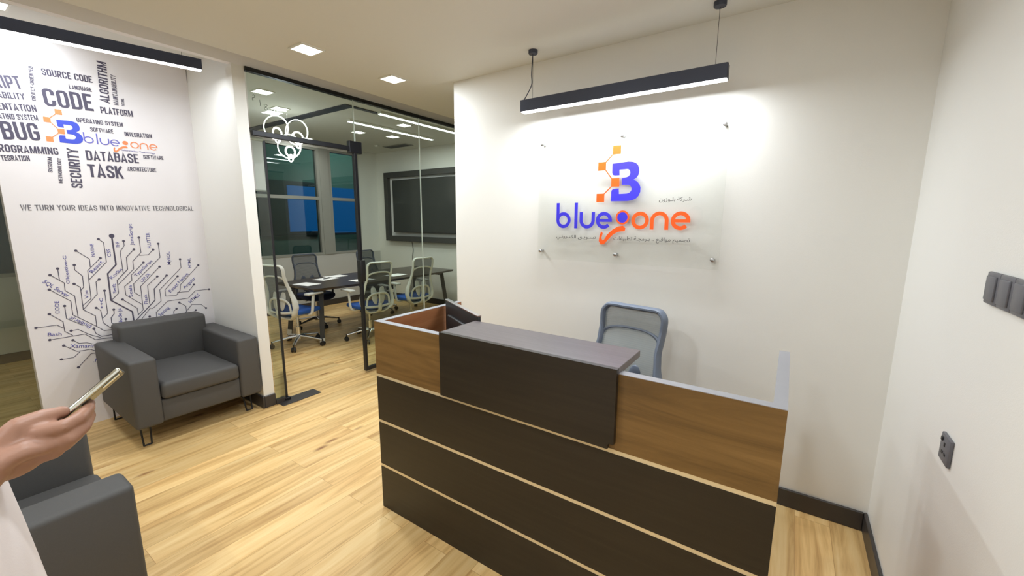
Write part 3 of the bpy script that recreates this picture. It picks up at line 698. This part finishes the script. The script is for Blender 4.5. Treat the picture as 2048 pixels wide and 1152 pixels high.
SWOOSH = [(735, 775), (740, 757), (725, 742), (690, 748), (655, 768), (620, 800), (602, 828), (590, 836), (582, 822), (592, 790), (582, 778), (570, 805), (564, 840), (576, 861), (598, 859), (624, 832), (660, 797), (690, 780), (715, 776)]
SWOOSH = [(-.8881+(x-735)*.001025+(y-765)*.00006, 1.5405-(y-765)*.00104) for x, y in SWOOSH]
def word_blue(bm, P, sw):
    h = sw/2; r = .0545-h; z = 1.5975
    ribbon(bm, arc(-1.3225, z, r, 0, 360)[:-1], sw, P, True); ribbon(bm, [(-1.3225-r, z), (-1.3225-r, 1.7135)], sw, P)
    ribbon(bm, [(-1.2285, 1.543), (-1.2285, 1.7135)], sw, P)
    ribbon(bm, [(-1.1470-r, 1.652)]+arc(-1.1470, z, r, 180, 360)+[(-1.1470+r, 1.652)], sw, P)
    ribbon(bm, [(-1.0295-r+h, z-.001), (-1.0295+r+h, z-.001)], sw*.8, P); ribbon(bm, arc(-1.0295, z, r, 2, 318), sw, P)
def word_one(bm, P, sw):
    h = sw/2; r = .0545-h; z = 1.5975
    ribbon(bm, arc(-.7935, z, r, 0, 360)[:-1], sw, P, True)
    ribbon(bm, [(-.677-r, 1.543)]+arc(-.677, z, r, 180, 0)+[(-.677+r, 1.543)], sw, P)
    ribbon(bm, [(-.5555-r+h, z-.001), (-.5555+r+h, z-.001)], sw*.8, P); ribbon(bm, arc(-.5555, z, r, 2, 318), sw, P)

# block capitals drawn as strokes: cell height 1, cell width .44
def _font():
    x0, x1, y0, y1, xm, ym = .075, .365, .075, .925, .22, .5
    c = .10
    O_ = [(xm, y1), (x0+c*.7, y1-.01), (x0+.01, y1-c*.8), (x0, y1-c*1.4), (x0, y0+c*1.4), (x0+.01, y0+c*.8), (x0+c*.7, y0+.01), (xm, y0), (x1-c*.7, y0+.01), (x1-.01, y0+c*.8), (x1, y0+c*1.4), (x1, y1-c*1.4), (x1-.01, y1-c*.8), (x1-c*.7, y1-.01), (xm, y1)]
    top = [(x0, y1-c*1.6), (x0+.01, y1-c*.8), (x0+c*.7, y1-.01), (xm, y1), (x1-c*.7, y1-.01), (x1-.01, y1-c*.8), (x1, y1-c*1.6)]
    bot = [(x, 1-y) for x, y in top]
    bowl = lambda a, b: [(x0, b), (xm+.03, b), (x1-.03, b-.03), (x1, b-.12), (x1, a+.12), (x1-.03, a+.03), (xm+.03, a), (x0, a)]
    st = [(x0, 0), (x0, 1)]
    return {'A': (.46, [[(.06, 0), (.23, .97), (.40, 0)], [(.11, .24), (.35, .24)]]), 'B': (.44, [st, bowl(.53, y1), bowl(y0, .53)]), 'C': (.44, [top[::-1][:0]+[(x1, .64)]+top[::-1]+bot+[(x1, .36)]]),
     'D': (.44, [st, bowl(y0, y1)]), 'E': (.38, [st, [(x0, y1), (.36, y1)], [(x0, .51), (.32, .51)], [(x0, y0), (.36, y0)]]), 'F': (.37, [st, [(x0, y1), (.36, y1)], [(x0, .49), (.31, .49)]]),
     'G': (.44, [[(x1, .66)]+top[::-1]+bot+[(x1, .46), (.21, .46)]]), 'H': (.45, [st, [(x1, 0), (x1, 1)], [(x0, .51), (x1, .51)]]), 'I': (.16, [[(.08, 0), (.08, 1)]]),
     'J': (.34, [[(.26, 1), (.26, .2), (.22, .09), (.15, .07), (.02, .075)]]), 'K': (.45, [st, [(x0, .36), (.39, 1)], [(.18, .56), (.40, 0)]]), 'L': (.36, [st, [(x0, y0), (.35, y0)]]),
     'M': (.58, [[(.075, 0), (.075, 1)], [(.505, 0), (.505, 1)], [(.09, .97), (.29, .10), (.49, .97)]]), 'N': (.46, [[(.075, 0), (.075, 1)], [(.385, 0), (.385, 1)], [(.085, .97), (.375, .03)]]),
     'O': (.44, [O_]), 'P': (.42, [st, bowl(.40, y1)]), 'Q': (.44, [O_, [(.24, .2), (.4, 0)]]), 'R': (.44, [st, bowl(.47, y1), [(.22, .47), (.37, 0)]]),
     'S': (.42, [[(x1, .68)]+top[::-1]+[(x0, .70), (x0+.02, .62), (xm, .51), (x1-.02, .40), (x1, .30)]+bot[::-1]+[(x0, .32)]]), 'T': (.40, [[(.20, 0), (.20, .95)], [(0, y1), (.40, y1)]]),
     'U': (.44, [[(x0, 1)]+bot+[(x1, 1)]]), 'V': (.44, [[(.05, 1), (.22, .03), (.39, 1)]]), 'W': (.62, [[(.05, 1), (.17, .04), (.31, .92), (.45, .04), (.57, 1)]]), 'Y': (.44, [[(.04, 1), (.22, .46), (.40, 1)], [(.22, .46), (.22, 0)]]),
     'X': (.44, [[(.04, 0), (.40, 1)], [(.04, 1), (.40, 0)]]), 'Z': (.4, [[(.04, y1), (.34, y1), (.06, y0), (.37, y0)]]), '-': (.26, [[(.04, .48), (.22, .48)]]), ' ': (.20, [])}
BLOCK = _font()
def block_text(bm, s, P, w, cap, stroke=.15, gap=.06):
    tot = sum(BLOCK[ch][0]+gap for ch in s)-gap; Q = P @ Matrix.Diagonal((w/tot, cap, 1, 1)); x = 0
    for ch in s:
        wd, strokes = BLOCK[ch]
        for q in strokes: ribbon(bm, [(x+px, py) for px, py in q], stroke, Q)
        x += wd+gap
# ---- printed wall graphic
MURAL_TEXT = [('SOURCE CODE', 0.7115, 2.5759, 3.0, 0.255, 0.0454, 0),
    ('LANGUAGE', 0.836, 2.5159, 3.4, 0.118, 0.03, 0),
    ('CODE', 0.7003, 2.3707, 3.4, 0.252, 0.1186, 0),
    ('ALGORITHM', 1.0447, 2.4599, 87.6, 0.2954, 0.0522, 0),
    ('MAINTAINABILITY', 1.0941, 2.4581, 88.5, 0.2191, 0.0277, 0),
    ('HTML', 1.1298, 2.4606, 88.7, 0.0566, 0.0176, 0),
    ('PLATFORM', 0.9862, 2.3802, 2.4, 0.1875, 0.0468, 0),
    ('OPERATING SYSTEM', 0.8473, 2.2906, 2.3, 0.2566, 0.0319, 0),
    ('SOFTWARE', 0.9129, 2.2362, 2.3, 0.1287, 0.0303, 0),
    ('INTEGRATION', 1.1062, 2.2324, 3.2, 0.1697, 0.0329, 0),
    ('DATABASE', 0.8678, 2.0243, 1.6, 0.3038, 0.0704, 0),
    ('SOFTWARE', 1.2019, 2.0727, 2.5, 0.1315, 0.0301, 0),
    ('TASK', 0.8654, 1.9007, 1.0, 0.1988, 0.0949, 0),
    ('ARCHITECTURE', 1.092, 1.9666, 2.4, 0.1842, 0.0322, 0),
    ('SECURITY', 0.823, 1.8153, 88.6, 0.2812, 0.0592, 0),
    ('SYSTEM', 0.6808, 1.9152, 85.4, 0.1054, 0.021, 0),
    ('METHODOLOGY', 0.722, 1.8458, 86.0, 0.1755, 0.019, 0),
    ('BUG', 0.4831, 2.1126, 5.3, 0.172, 0.1169, 0),
    ('RIPT', 0.49, 2.4384, 10.4, 0.1224, 0.0794, 0),
    ('ABILITY', 0.493, 2.3769, 6.7, 0.1204, 0.0401, 0),
    ('ENTATION', 0.485, 2.3016, 6.6, 0.174, 0.0436, 0),
    ('ATING SYSTEM', 0.4799, 2.244, 6.6, 0.1785, 0.0361, 0),
    ('ROGRAMMING', 0.4529, 2.0307, 2.6, 0.2749, 0.0493, 0),
    ('TEGRATION', 0.4567, 1.9732, 5.0, 0.1282, 0.0358, 0),
    ('OBJECT-ORIENTED', 0.6603, 2.3939, 87.0, 0.2261, 0.0193, 0),
    ('WE TURN YOUR IDEAS INTO INNOVATIVE TECHNOLOGICAL', 0.5, 1.6459, 1.0, 1.0008, 0.04, 1),
    ('NATIVE', 0.8283, 1.3064, 89.1, 0.0956, 0.019, 2),
    ('CSS', 0.9187, 1.2959, 89.1, 0.0613, 0.0219, 2),
    ('PHP', 0.9782, 1.3705, 92.1, 0.0413, 0.0214, 2),
    ('JavaScript', 1.0646, 1.3801, 88.6, 0.1714, 0.0226, 2),
    ('FLUTTER', 1.1723, 1.3532, 90.0, 0.1236, 0.0236, 2),
    ('Objective-C', 0.6707, 1.113, 88.5, 0.2093, 0.0177, 2),
    ('React', 0.7999, 1.1776, 49.0, 0.1076, 0.0244, 2),
    ('Kotlin', 0.9035, 1.1183, 43.9, 0.0995, 0.0251, 2),
    ('TypeScript', 1.0512, 1.1226, 44.9, 0.1683, 0.0217, 2),
    ('UI/UX', 1.0842, 1.0724, 44.2, 0.0843, 0.024, 2),
    ('Swift', 0.9151, 1.0051, 86.6, 0.0766, 0.0193, 2),
    ('Vue', 0.7549, 0.9879, 85.8, 0.0643, 0.0206, 2),
    ('Scala', 1.0106, 0.9623, 87.5, 0.0959, 0.0213, 2),
    ('Flask', 1.099, 0.8895, 87.7, 0.081, 0.0223, 2),
    ('MySQL', 1.2886, 1.2019, 88.9, 0.1122, 0.0239, 2),
    ('HTML', 1.4313, 1.163, 88.5, 0.0853, 0.0218, 2),
    ('React Native', 1.2641, 0.9587, 45.5, 0.2063, 0.0287, 2),
    ('Angular', 1.3672, 0.9783, 43.1, 0.1218, 0.027, 2),
    ('HTML5', 1.3947, 0.8447, 37.1, 0.0988, 0.0285, 2),
    ('Spring', 1.1716, 0.768, 39.1, 0.0932, 0.0276, 2),
    ('SQL Server', 0.5362, 1.14, -49.5, 0.1691, 0.0263, 2),
    ('CODE', 0.5936, 0.8997, 85.8, 0.0932, 0.0233, 2),
    ('Ember.js', 0.75, 0.7739, 137.1, 0.1382, 0.0289, 2),
    ('++C', 0.829, 0.8972, 87.5, 0.0827, 0.0185, 2),
    ('Node.js', 0.9245, 0.7467, 87.6, 0.1327, 0.0227, 2),
    ('Bash', 0.5151, 0.7448, -7.9, 0.0691, 0.0269, 2),
    ('Xamarin', 0.6133, 0.631, -13.5, 0.1367, 0.0289, 2),
    ('.NET', 0.7214, 0.486, -18.2, 0.0837, 0.0337, 2)]
CIRCUIT = [(9,[(0.9402,1.458), (0.9399,1.2323), (0.8838,1.1661), (0.8795,0.9529), (0.995,0.8416), (0.9965,0.7579)]),
    (4,[(0.8627,1.4364), (0.8888,1.4087), (0.8873,1.2574), (0.7776,1.1331)]),
    (4,[(0.7311,1.3547), (0.7958,1.2888), (0.7931,1.2251)]),
    (4,[(0.8566,1.2909), (0.7759,1.2001), (0.7699,0.9855), (0.72,0.9395)]),
    (4,[(0.7105,1.2497), (0.708,1.2134), (0.7435,1.1636), (0.7399,1.0775), (0.7213,1.0534)]),
    (4,[(0.6929,1.1089), (0.7225,1.0799), (0.7179,0.9061), (0.7779,0.847), (0.7751,0.7643)]),
    (4,[(0.8308,1.1268), (0.8112,1.1088), (0.807,1.014), (0.7179,0.9061)]),
    (4,[(0.6229,1.2307), (0.6222,1.1449)]),
    (4,[(0.58,1.188), (0.6433,1.1229), (0.6408,1.0647), (0.6849,1.0188), (0.6843,0.8584)]),
    (4,[(0.5638,1.0832), (0.6606,0.9828), (0.6589,0.8767), (0.7751,0.7643), (0.8127,0.721), (0.8939,0.7172)]),
    (4,[(0.6246,0.9519), (0.6231,0.857), (0.7039,0.7865)]),
    (4,[(0.5423,0.9055), (0.6029,0.8372), (0.6028,0.7615), (0.6406,0.7218)]),
    (4,[(0.4669,0.8179), (0.5689,0.8179), (0.6005,0.7873)]),
    (4,[(0.5218,0.7156), (0.7052,0.7177), (0.7563,0.6611), (0.8457,0.6565), (0.8945,0.6303)]),
    (4,[(0.6359,0.7594), (0.6729,0.7619), (0.7281,0.7096), (0.7869,0.6706)]),
    (4,[(0.7579,0.75), (0.7641,0.711), (0.7929,0.679), (0.8843,0.679)]),
    (4,[(0.6363,0.6863), (0.6649,0.6546), (0.7066,0.6483), (0.7614,0.6205), (0.8409,0.6146)]),
    (4,[(0.5848,0.656), (0.6485,0.5944), (0.7192,0.5921), (0.7734,0.5536)]),
    (4,[(0.5612,0.556), (0.6251,0.5528), (0.6617,0.588)]),
    (4,[(0.6404,0.4709), (0.7199,0.5569), (0.7734,0.5536)]),
    (4,[(0.7889,0.9085), (0.8117,0.885), (0.8149,0.7839), (0.8544,0.733), (0.8858,0.719)]),
    (4,[(0.8508,1.0352), (0.8481,0.8546), (0.8193,0.8223)]),
    (4.5,[(0.8862,0.8772), (0.8856,0.8447), (0.8639,0.8163), (0.8622,0.7741), (0.8889,0.747)]),
    (4,[(0.9492,0.7879), (0.947,0.7492)]),
    (4,[(1.0061,1.4161), (1.0052,1.3801), (0.976,1.3333), (0.9754,1.162)]),
    (4.5,[(1.0609,1.3465), (1.0082,1.2853), (1.0048,1.1886), (0.933,1.1079), (0.9283,1.0031), (0.885,0.9563)]),
    (4,[(1.1028,1.4404), (1.1025,1.3185), (1.0439,1.2516), (1.0422,1.1879), (0.9362,1.0724)]),
    (4,[(1.1831,1.3381), (1.148,1.2969), (1.0867,1.2953)]),
    (4,[(1.1087,1.2349), (1.0228,1.14), (1.0213,1.0974), (0.9717,1.0537), (0.9711,0.9826), (1.062,0.8913)]),
    (4,[(1.2217,1.3856), (1.222,1.2698), (1.0288,1.0678), (1.0263,0.9961), (1.0606,0.959)]),
    (4,[(1.21,1.191), (1.0696,1.0408), (1.0646,0.8436), (1.0271,0.8063)]),
    (4,[(1.1862,1.1104), (1.1145,1.0423), (1.1113,0.8874)]),
    (6,[(1.2502,1.1123), (1.1542,1.0074), (1.1495,0.9111), (1.003,0.7566)]),
    (4,[(1.3582,1.2432), (1.358,1.1698), (1.1901,0.995), (1.1891,0.8972), (1.1273,0.8443), (1.1107,0.8502), (1.0449,0.7658)]),
    (4,[(1.4868,1.1799), (1.3387,1.0209), (1.3294,0.9679), (1.298,0.9306), (1.2252,0.934), (1.2252,0.9901), (1.3254,1.0965)]),
    (4,[(1.4363,1.0084), (1.3888,0.9517), (1.3069,0.9556)]),
    (4,[(1.5477,0.9503), (1.4411,0.9522), (1.3827,0.8927), (1.2325,0.8901), (1.1463,0.8062), (1.145,0.761)]),
    (4,[(0.9473,0.9492), (1.0281,0.8648), (1.0301,0.8131)]),
    (4,[(1.3136,0.8645), (1.3565,0.8258), (1.3568,0.7671)]),
    (4,[(1.5072,0.7802), (1.4743,0.8185), (1.4024,0.8307), (1.3434,0.7616)]),
    (4,[(1.2881,0.8127), (1.2649,0.7919), (1.2649,0.7686)]),
    (4,[(1.0995,0.7789), (1.098,0.7552)]),
    (4,[(1.427,0.775), (1.394,0.749)]),
    (4,[(1.1973,0.763), (1.1929,0.7439)]),]

t = thing('wall_mural', 'printed wall graphic of programming words and a circuit tree behind the armchair', 'wall graphic', (XF, 1.0, 0))
XM = XF+.0006
def mp(name, build, mat):
    f = B(); build(f); thick(f, .0006, (1, 0, 0)); bmesh.ops.translate(f, vec=(-XF, -1.0, 0), verts=f.verts); obj(name, f, mat, t, False)
for s, y, z, ang, wd, ch, k in MURAL_TEXT:
    Pt = plane_m(XM, y, z, '+x') @ Matrix.Rotation(math.radians(ang), 4, 'Z')
    if k < 2: mp('slogan' if k else 'printed_word', lambda f: block_text(f, s, Pt, wd, ch, .12 if k else .145), M['ink_grey'] if k else M['ink'])
    else: mp('circuit_label', lambda f: text_bm(f, s, Pt, wd, ch, .006), M['ink_blue'])
def circ(f):
    P = plane_m(XM, 0, 0, '+x')
    for i, (wd, pts) in enumerate(CIRCUIT):
        ribbon(f, pts, wd*.00105, P)
        disc(f, *pts[0], .0165 if i == 0 else .0088, plane_m(XM+.0001, 0, 0, '+x'), 16)
    disc(f, *CIRCUIT[34][1][-1], .0088, P, 16)
mp('circuit_tree', circ, M['ink'])
fy = lambda x: .7425+(x+.9876)*.66
fz = lambda z: 2.2095+(z-1.8338)*.667
PM = plane_m(XM, 0, 0, '+x')
mp('logo_letter', lambda f: poly(f, [(fy(x), fz(z)) for x, z in blue_of_B()], PM), M['p_blue'])
def sq(f):
    for x, z in SQ:
        a = .0175; poly(f, [(fy(x)-a, fz(z)-a), (fy(x)+a, fz(z)-a), (fy(x)+a, fz(z)+a), (fy(x)-a, fz(z)+a)], PM)
    for p, q in LINKS: ribbon(f, [(fy(p[0]), fz(p[1])), (fy(q[0]), fz(q[1]))], .005, PM)
mp('logo_squares', sq, M['p_orange'])
PW = Matrix.Translation((0, .868, 2.148)) @ Matrix.Diagonal((1, .495, .45, 1)) @ Matrix.Translation((0, 1.378, -1.543)) @ plane_m(0, 0, 0, '+x'); PW.translation.x = XM
mp('logo_blue_word', lambda f: word_blue(f, PW, .015), plain('print_violet_ink', srgb(104, 104, 190), .5, noise=.02, scale=20))
def onew(f):
    word_one(f, PW, .015); disc(f, -.906, 1.6158, .034, PW); poly(f, SWOOSH, PW)
mp('logo_orange_word', onew, M['p_orange'])
mp('logo_tagline', lambda f: text_bm(f, 'Information Technology', plane_m(XM, 1.075, 2.119, '+x'), .205, .012, .004), M['ink_blue'])

# ---- acrylic company sign
t = thing('company_sign', 'clear acrylic sign with blue and orange lettering on the white wall', 'sign', (-.93, YS, 1.743))
def shift(f): bmesh.ops.translate(f, vec=(.93, -YS, -1.743), verts=f.verts); return f
f = B(); box(f, -1.525, -.335, 2.592, 2.600, 1.322, 2.162, .001, 1); obj('acrylic_panel', shift(f), M['acrylic'], t, False)
for x, z in ((-1.50, 2.114), (-.361, 2.116), (-1.504, 1.3785), (-.368, 1.3765), (-.944, 1.3786), (-.932, 2.114)):
    f = B(); Q = Matrix.Translation((x, 2.588, z)) @ Matrix.Rotation(-PI/2, 4, 'X')
    lathe(f, [(.0085, -.004), (.0115, -.002), (.0115, .004)], 20, Q); lathe(f, [(.009, .0125), (.009, .0415)], 20, Q); obj('standoff', shift(f), M['steel'], t)
PS = plane_m(0, 2.5912, 0, '-y')
def sp(name, build, mat, parent=None):
    f = B(); build(f); thick(f, .0015, (0, -1, 0)); return obj(name, shift(f), mat, parent or t, False)
sp('logo_letter', lambda f: poly(f, blue_of_B(), PS), M['s_blue'])
for i, (x, z) in enumerate(SQ):
    a = .0265; sp('logo_square', lambda f: poly(f, [(x-a, z-a), (x+a, z-a), (x+a, z+a), (x-a, z+a)], PS), M['s_amber'] if i == 0 else M['s_orange'])
def lk(f):
    for p, q in LINKS: ribbon(f, [p, q], .0065, PS)
sp('logo_link', lk, M['s_orange'])
sp('blue_word', lambda f: word_blue(f, PS, .0225), M['s_blue'])
def onew2(f): word_one(f, PS, .0225)
sp('orange_word', onew2, M['s_orange'])
sp('figure_body', lambda f: poly(f, SWOOSH, PS), M['s_orange'])
fh = sp('figure_head', lambda f: ribbon(f, arc(-.906, 1.6158, .039, 0, 360)[:-1], .011, PS, True), M['s_orange'])
sp('head_disc', lambda f: disc(f, -.906, 1.6158, .0335, PS), M['s_blue'], fh)
FORMS = {'ش': 0xFEB5, 'ر': 0xFEAD, 'ك': 0xFED9, 'ة': 0xFE93, 'ب': 0xFE8F, 'ل': 0xFEDD, 'و': 0xFEED, 'ز': 0xFEAF, 'ن': 0xFEE5, 'ت': 0xFE95, 'ص': 0xFEB9, 'م': 0xFEE1, 'ي': 0xFEF1, 'ق': 0xFED5, 'ع': 0xFEC9, 'ج': 0xFE9D, 'ط': 0xFEC1, 'ا': 0xFE8D, 'س': 0xFEB1}
NOJOIN = 'رةوزا'
def arabic(s):
    out = ''
    for i, ch in enumerate(s):
        if ch not in FORMS: out += ch; continue
        pj = i > 0 and (s[i-1] in FORMS or s[i-1] == 'ـ') and s[i-1] not in NOJOIN
        nj = i < len(s)-1 and (s[i+1] in FORMS or s[i+1] == 'ـ') and ch not in NOJOIN
        out += chr(FORMS[ch]+(3 if pj and nj else 1 if pj else 2 if nj else 0))
    return out[::-1]
def ar(f):
    text_bm(f, arabic('شـركة بلـوزون'), plane_m(-.686, 2.5912, 1.712, '-y'), .182, .024, .0)
    text_bm(f, arabic('تسـويـق الكتـرونـي'), plane_m(-1.373, 2.5912, 1.476, '-y'), .293, .022, .0)
    text_bm(f, arabic('تصميم مواقـع .. بـرمجـة تطبيقات'), plane_m(-.959, 2.5912, 1.474, '-y'), .463, .024, .0)
sp('grey_lettering', ar, M['s_grey'])
# marker numbers on the glass, written from the other side
f = B(); Pm = plane_m(XG-.0065, 0, 0, '+x'); 
mk = [[(1.700, 2.548), (1.712, 2.556), (1.718, 2.547), (1.712, 2.535), (1.700, 2.532), (1.697, 2.518), (1.704, 2.510)], [(1.752, 2.528), (1.754, 2.500), (1.754, 2.482)]]
for q in mk: ribbon(f, q, .0035, Pm)
ribbon(f, [(1.795+.012*math.sin(2*a), 2.482+.020*math.cos(a)) for a in [k*2*PI/24 for k in range(24)]], .003, Pm, True)
ribbon(f, [(1.842+.014*math.cos(a), 2.474+.011*math.sin(a)) for a in [k*2*PI/20 for k in range(20)]], .003, Pm, True)
mkp = [o for o in bpy.data.objects if o.get('label', '').startswith('glass panel above the door')][0]
thick(f, .0004, (-1, 0, 0)); obj('marker_numbers', f, M['marker'], mkp, False)

# ------------------------------------------------------------------ person with the phone, left of the viewer
t = thing('person', 'person in a long white robe holding up a phone beside the armchair', 'person', (-.98, -.17, 0))
PO = Vector((-.98, -.17, 0))
def taper(f, pts, rad, rb=None, n=14):
    sweep(f, pts, rad, rb, n)
    for p, r in ((pts[0], rad[0]), (pts[-1], rad[-1])):
        ellipsoid(f, Vector(p), (r*.98,)*3, 12)
bd = B()
# torso, neck, head
sweep(bd, [(-.98, -.19, .86), (-.98, -.19, 1.0), (-.98, -.185, 1.15), (-.98, -.185, 1.30), (-.98, -.19, 1.40), (-.98, -.19, 1.455)], [.155, .15, .15, .165, .15, .06], [.115, .115, .11, .12, .09, .055], 20, upv=(0, 1, 0))
taper(bd, [(-.98, -.185, 1.42), (-.98, -.165, 1.55)], [.056, .054])
ellipsoid(bd, (-.98, -.150, 1.645), (.074, .094, .108), 20); ellipsoid(bd, (-.98, -.105, 1.585), (.050, .050, .050), 16)
sweep(bd, [(-.98, -.062, 1.665), (-.98, -.050, 1.640), (-.98, -.044, 1.622)], [.008, .011, .013], n=8); ellipsoid(bd, (-.98, -.050, 1.618), (.016, .012, .009), 10)
for s in (-1, 1):
    ellipsoid(bd, (-.98+.076*s, -.155, 1.635), (.008, .018, .030), 10)
    ellipsoid(bd, (-.98+.030*s, -.072, 1.650), (.014, .010, .009), 10)
ellipsoid(bd, (-.98, -.062, 1.590), (.022, .010, .006), 10); ellipsoid(bd, (-.98, -.064, 1.581), (.019, .010, .006), 10)
# legs and feet
for s in (-1, 1):
    x = -.98+.10*s
    taper(bd, [(x, -.19, .90), (x, -.18, .50), (x, -.20, .10)], [.082, .058, .040]); taper(bd, [(x, -.21, .06), (x+.01*s, -.10, .045), (x+.015*s, -.02, .04)], [.042, .040, .032])
# left arm hanging, right arm raised with the phone
taper(bd, [(-1.15, -.19, 1.40), (-1.21, -.20, 1.12), (-1.19, -.10, .90)], [.055, .042, .030]); ellipsoid(bd, (-1.185, -.075, .83), (.022, .040, .075), 14)
for k in range(4): taper(bd, [(-1.185+.004*k, -.105+.022*k, .79), (-1.183+.004*k, -.10+.022*k, .73), (-1.178, -.092+.02*k, .70)], [.010, .009, .007], n=10)
taper(bd, [(-1.18, -.03, .83), (-1.165, -.012, .785), (-1.16, -.01, .755)], [.013, .011, .009], n=10)
taper(bd, [(-.80, -.19, 1.40), (-.745, -.20, 1.13)], [.055, .044])
taper(bd, [(-.745, -.20, 1.13), (-.80, -.08, 1.20), (-.893, .030, 1.262)], [.042, .036, .0275])
# right hand: palm on edge, back of the hand towards the viewer
sweep(bd, [(-.885, .018, 1.256), (-.893, .038, 1.266), (-.897, .058, 1.272), (-.898, .078, 1.270), (-.899, .094, 1.267)], [.018, .019, .019, .017, .013], [.031, .034, .0375, .036, .029], 16, upv=(1, 0, 0))
ellipsoid(bd, (-.898, .088, 1.270), (.012, .012, .026), 12); ellipsoid(bd, (-.895, .052, 1.252), (.0165, .036, .022), 16, Matrix.Rotation(.25, 4, 'X'))
taper(bd, [(-.884, .076, 1.291), (-.874, .102, 1.2925), (-.880, .119, 1.2965), (-.902, .1335, 1.3015), (-.918, .138, 1.304)], [.0118, .0108, .0098, .0088, .0072], n=12)
taper(bd, [(-.886, .084, 1.273), (-.872, .107, 1.272), (-.882, .1215, 1.2795), (-.905, .133, 1.2865), (-.922, .136, 1.290)], [.0118, .0108, .0098, .0088, .0072], n=12)
taper(bd, [(-.888, .080, 1.262), (-.877, .100, 1.263), (-.886, .114, 1.2695), (-.907, .125, 1.276), (-.922, .128, 1.279)], [.0112, .0102, .0092, .0083, .007], n=12)
taper(bd, [(-.890, .072, 1.2505), (-.881, .089, 1.2535), (-.889, .101, 1.2595), (-.906, .111, 1.2655), (-.918, .114, 1.268)], [.0102, .0092, .0083, .0075, .0062], n=12)
taper(bd, [(-.898, .045, 1.283), (-.896, .062, 1.304), (-.897, .085, 1.3075), (-.899, .1055, 1.3065)], [.020, .0145, .0118, .0095], n=12)
me = bpy.data.meshes.new('body'); bd.to_mesh(me); bd.free()
o = bpy.data.objects.new('body', me); COL.objects.link(o)
md_ = o.modifiers.new('join', 'REMESH'); md_.mode = 'VOXEL'; md_.voxel_size = .0032; md_.adaptivity = 0
ms = o.modifiers.new('soft', 'SMOOTH'); ms.iterations = 5; ms.factor = .5
bpy.context.view_layer.update()
me2 = bpy.data.meshes.new_from_object(o.evaluated_get(bpy.context.evaluated_depsgraph_get()))
bpy.data.objects.remove(o); bpy.data.meshes.remove(me)
me2.name = 'body'; me2.transform(Matrix.Translation(-PO)); me2.materials.clear(); me2.materials.append(M['skin']); me2.polygons.foreach_set('use_smooth', [True]*len(me2.polygons))
o = bpy.data.objects.new('body', me2); COL.objects.link(o); o.parent = t
def pshift(f): bmesh.ops.translate(f, vec=-PO, verts=f.verts); return f
# robe with sleeves
f = B(); ring_p = []
for z, a, b_ in ((.07, .30, .31), (.30, .29, .30), (.60, .275, .282), (.90, .26, .26), (1.10, .245, .242), (1.25, .23, .226), (1.36, .215, .18), (1.42, .185, .125), (1.455, .125, .090), (1.475, .078, .075), (1.495, .066, .066)):
    ring_p.append((z, a, b_))
rings = []
for z, a, b_ in ring_p:
    rings.append([f.verts.new((-.98+a*math.cos(k*2*PI/40)*(1+.02*math.sin(k*1.9)*(1.4-z if z < 1.3 else 0)), -.185+b_*math.sin(k*2*PI/40)*(1+.03*math.sin(k*2.3+z)*(1.4-z if z < 1.3 else 0)), z)) for k in range(40)])
for A, C in zip(rings, rings[1:]):
    for k in range(40): f.faces.new((A[k], A[(k+1) % 40], C[(k+1) % 40], C[k]))
sweep(f, [(-.82, -.19, 1.40), (-.765, -.195, 1.27), (-.745, -.195, 1.14), (-.775, -.125, 1.165), (-.84, -.035, 1.222)], [.080, .072, .066, .062, .056], n=18, cap=False)
sweep(f, [(-1.14, -.19, 1.40), (-1.195, -.2, 1.27), (-1.21, -.2, 1.12), (-1.20, -.14, .97)], [.080, .072, .062, .055], n=18, cap=False)
for s in (-1, 1): ellipsoid(f, (-.98+.175*s, -.188, 1.378), (.078, .080, .062), 20)
obj('robe', pshift(f), M['robe'], t)
f = B(); ellipsoid(f, (-.98, -.160, 1.668), (.081, .098, .098), 24)
for v in [v for v in f.verts if v.co.y > -.095 and v.co.z < 1.70]: v.co.y = min(v.co.y, -.10)
obj('hair', pshift(f), M['hair'], t)
for s in (-1, 1):
    for kx in (0,):
        f = B(); ellipsoid(f, (-.98+.030*s, -.0655, 1.6505), (.0085, .0045, .0042), 10); ey = obj('eye', pshift(f), M['paper'], t)
        f = B(); ellipsoid(f, (-.98+.030*s, -.0620, 1.6505), (.0038, .0016, .0036), 10); obj('iris', pshift(f), M['hair'], ey)
    f = B(); x = -.98+.115*s; sweep(f, [(x, -.26, .045), (x, -.20, .05), (x, -.08, .045), (x, .01, .035)], [.040, .052, .052, .036], [.044, .048, .040, .030], 14, upv=(0, 0, 1)); obj('shoe', pshift(f), M['shoe'], t)
# phone, a thing of its own in the hand
d = Vector((0, .79, .613)); nrm = Vector((-.46, -.613, .79)).normalized(); xa = d.cross(nrm).normalized(); nrm = xa.cross(d)
pm_ = Matrix((xa, d, nrm)).transposed().to_4x4(); top = Vector((-.928, .1835, 1.3440)); pm_.translation = top-d*.074
t = thing('smartphone', 'slim smartphone with shiny edge held in the hand at the left', 'phone', pm_.translation)
t.rotation_euler = pm_.to_euler()
f = B(); box(f, -.035, .035, -.074, .074, -.0042, .0038, .003, 3); obj('housing', f, M['phone_edge'], t)
f = B(); box(f, -.0315, .0315, -.0705, .0705, -.0048, -.0040, .0003, 1); bk = obj('back_cover', f, M['phone_back'], t)
f = B(); box(f, .006, .030, .040, .068, -.0066, -.0046, .0008, 2); obj('camera_bump', f, M['phone_edge'], bk)
f = B(); box(f, -.0312, .0312, -.070, .070, .0037, .0042); obj('screen', f, M['phone_screen'], t)
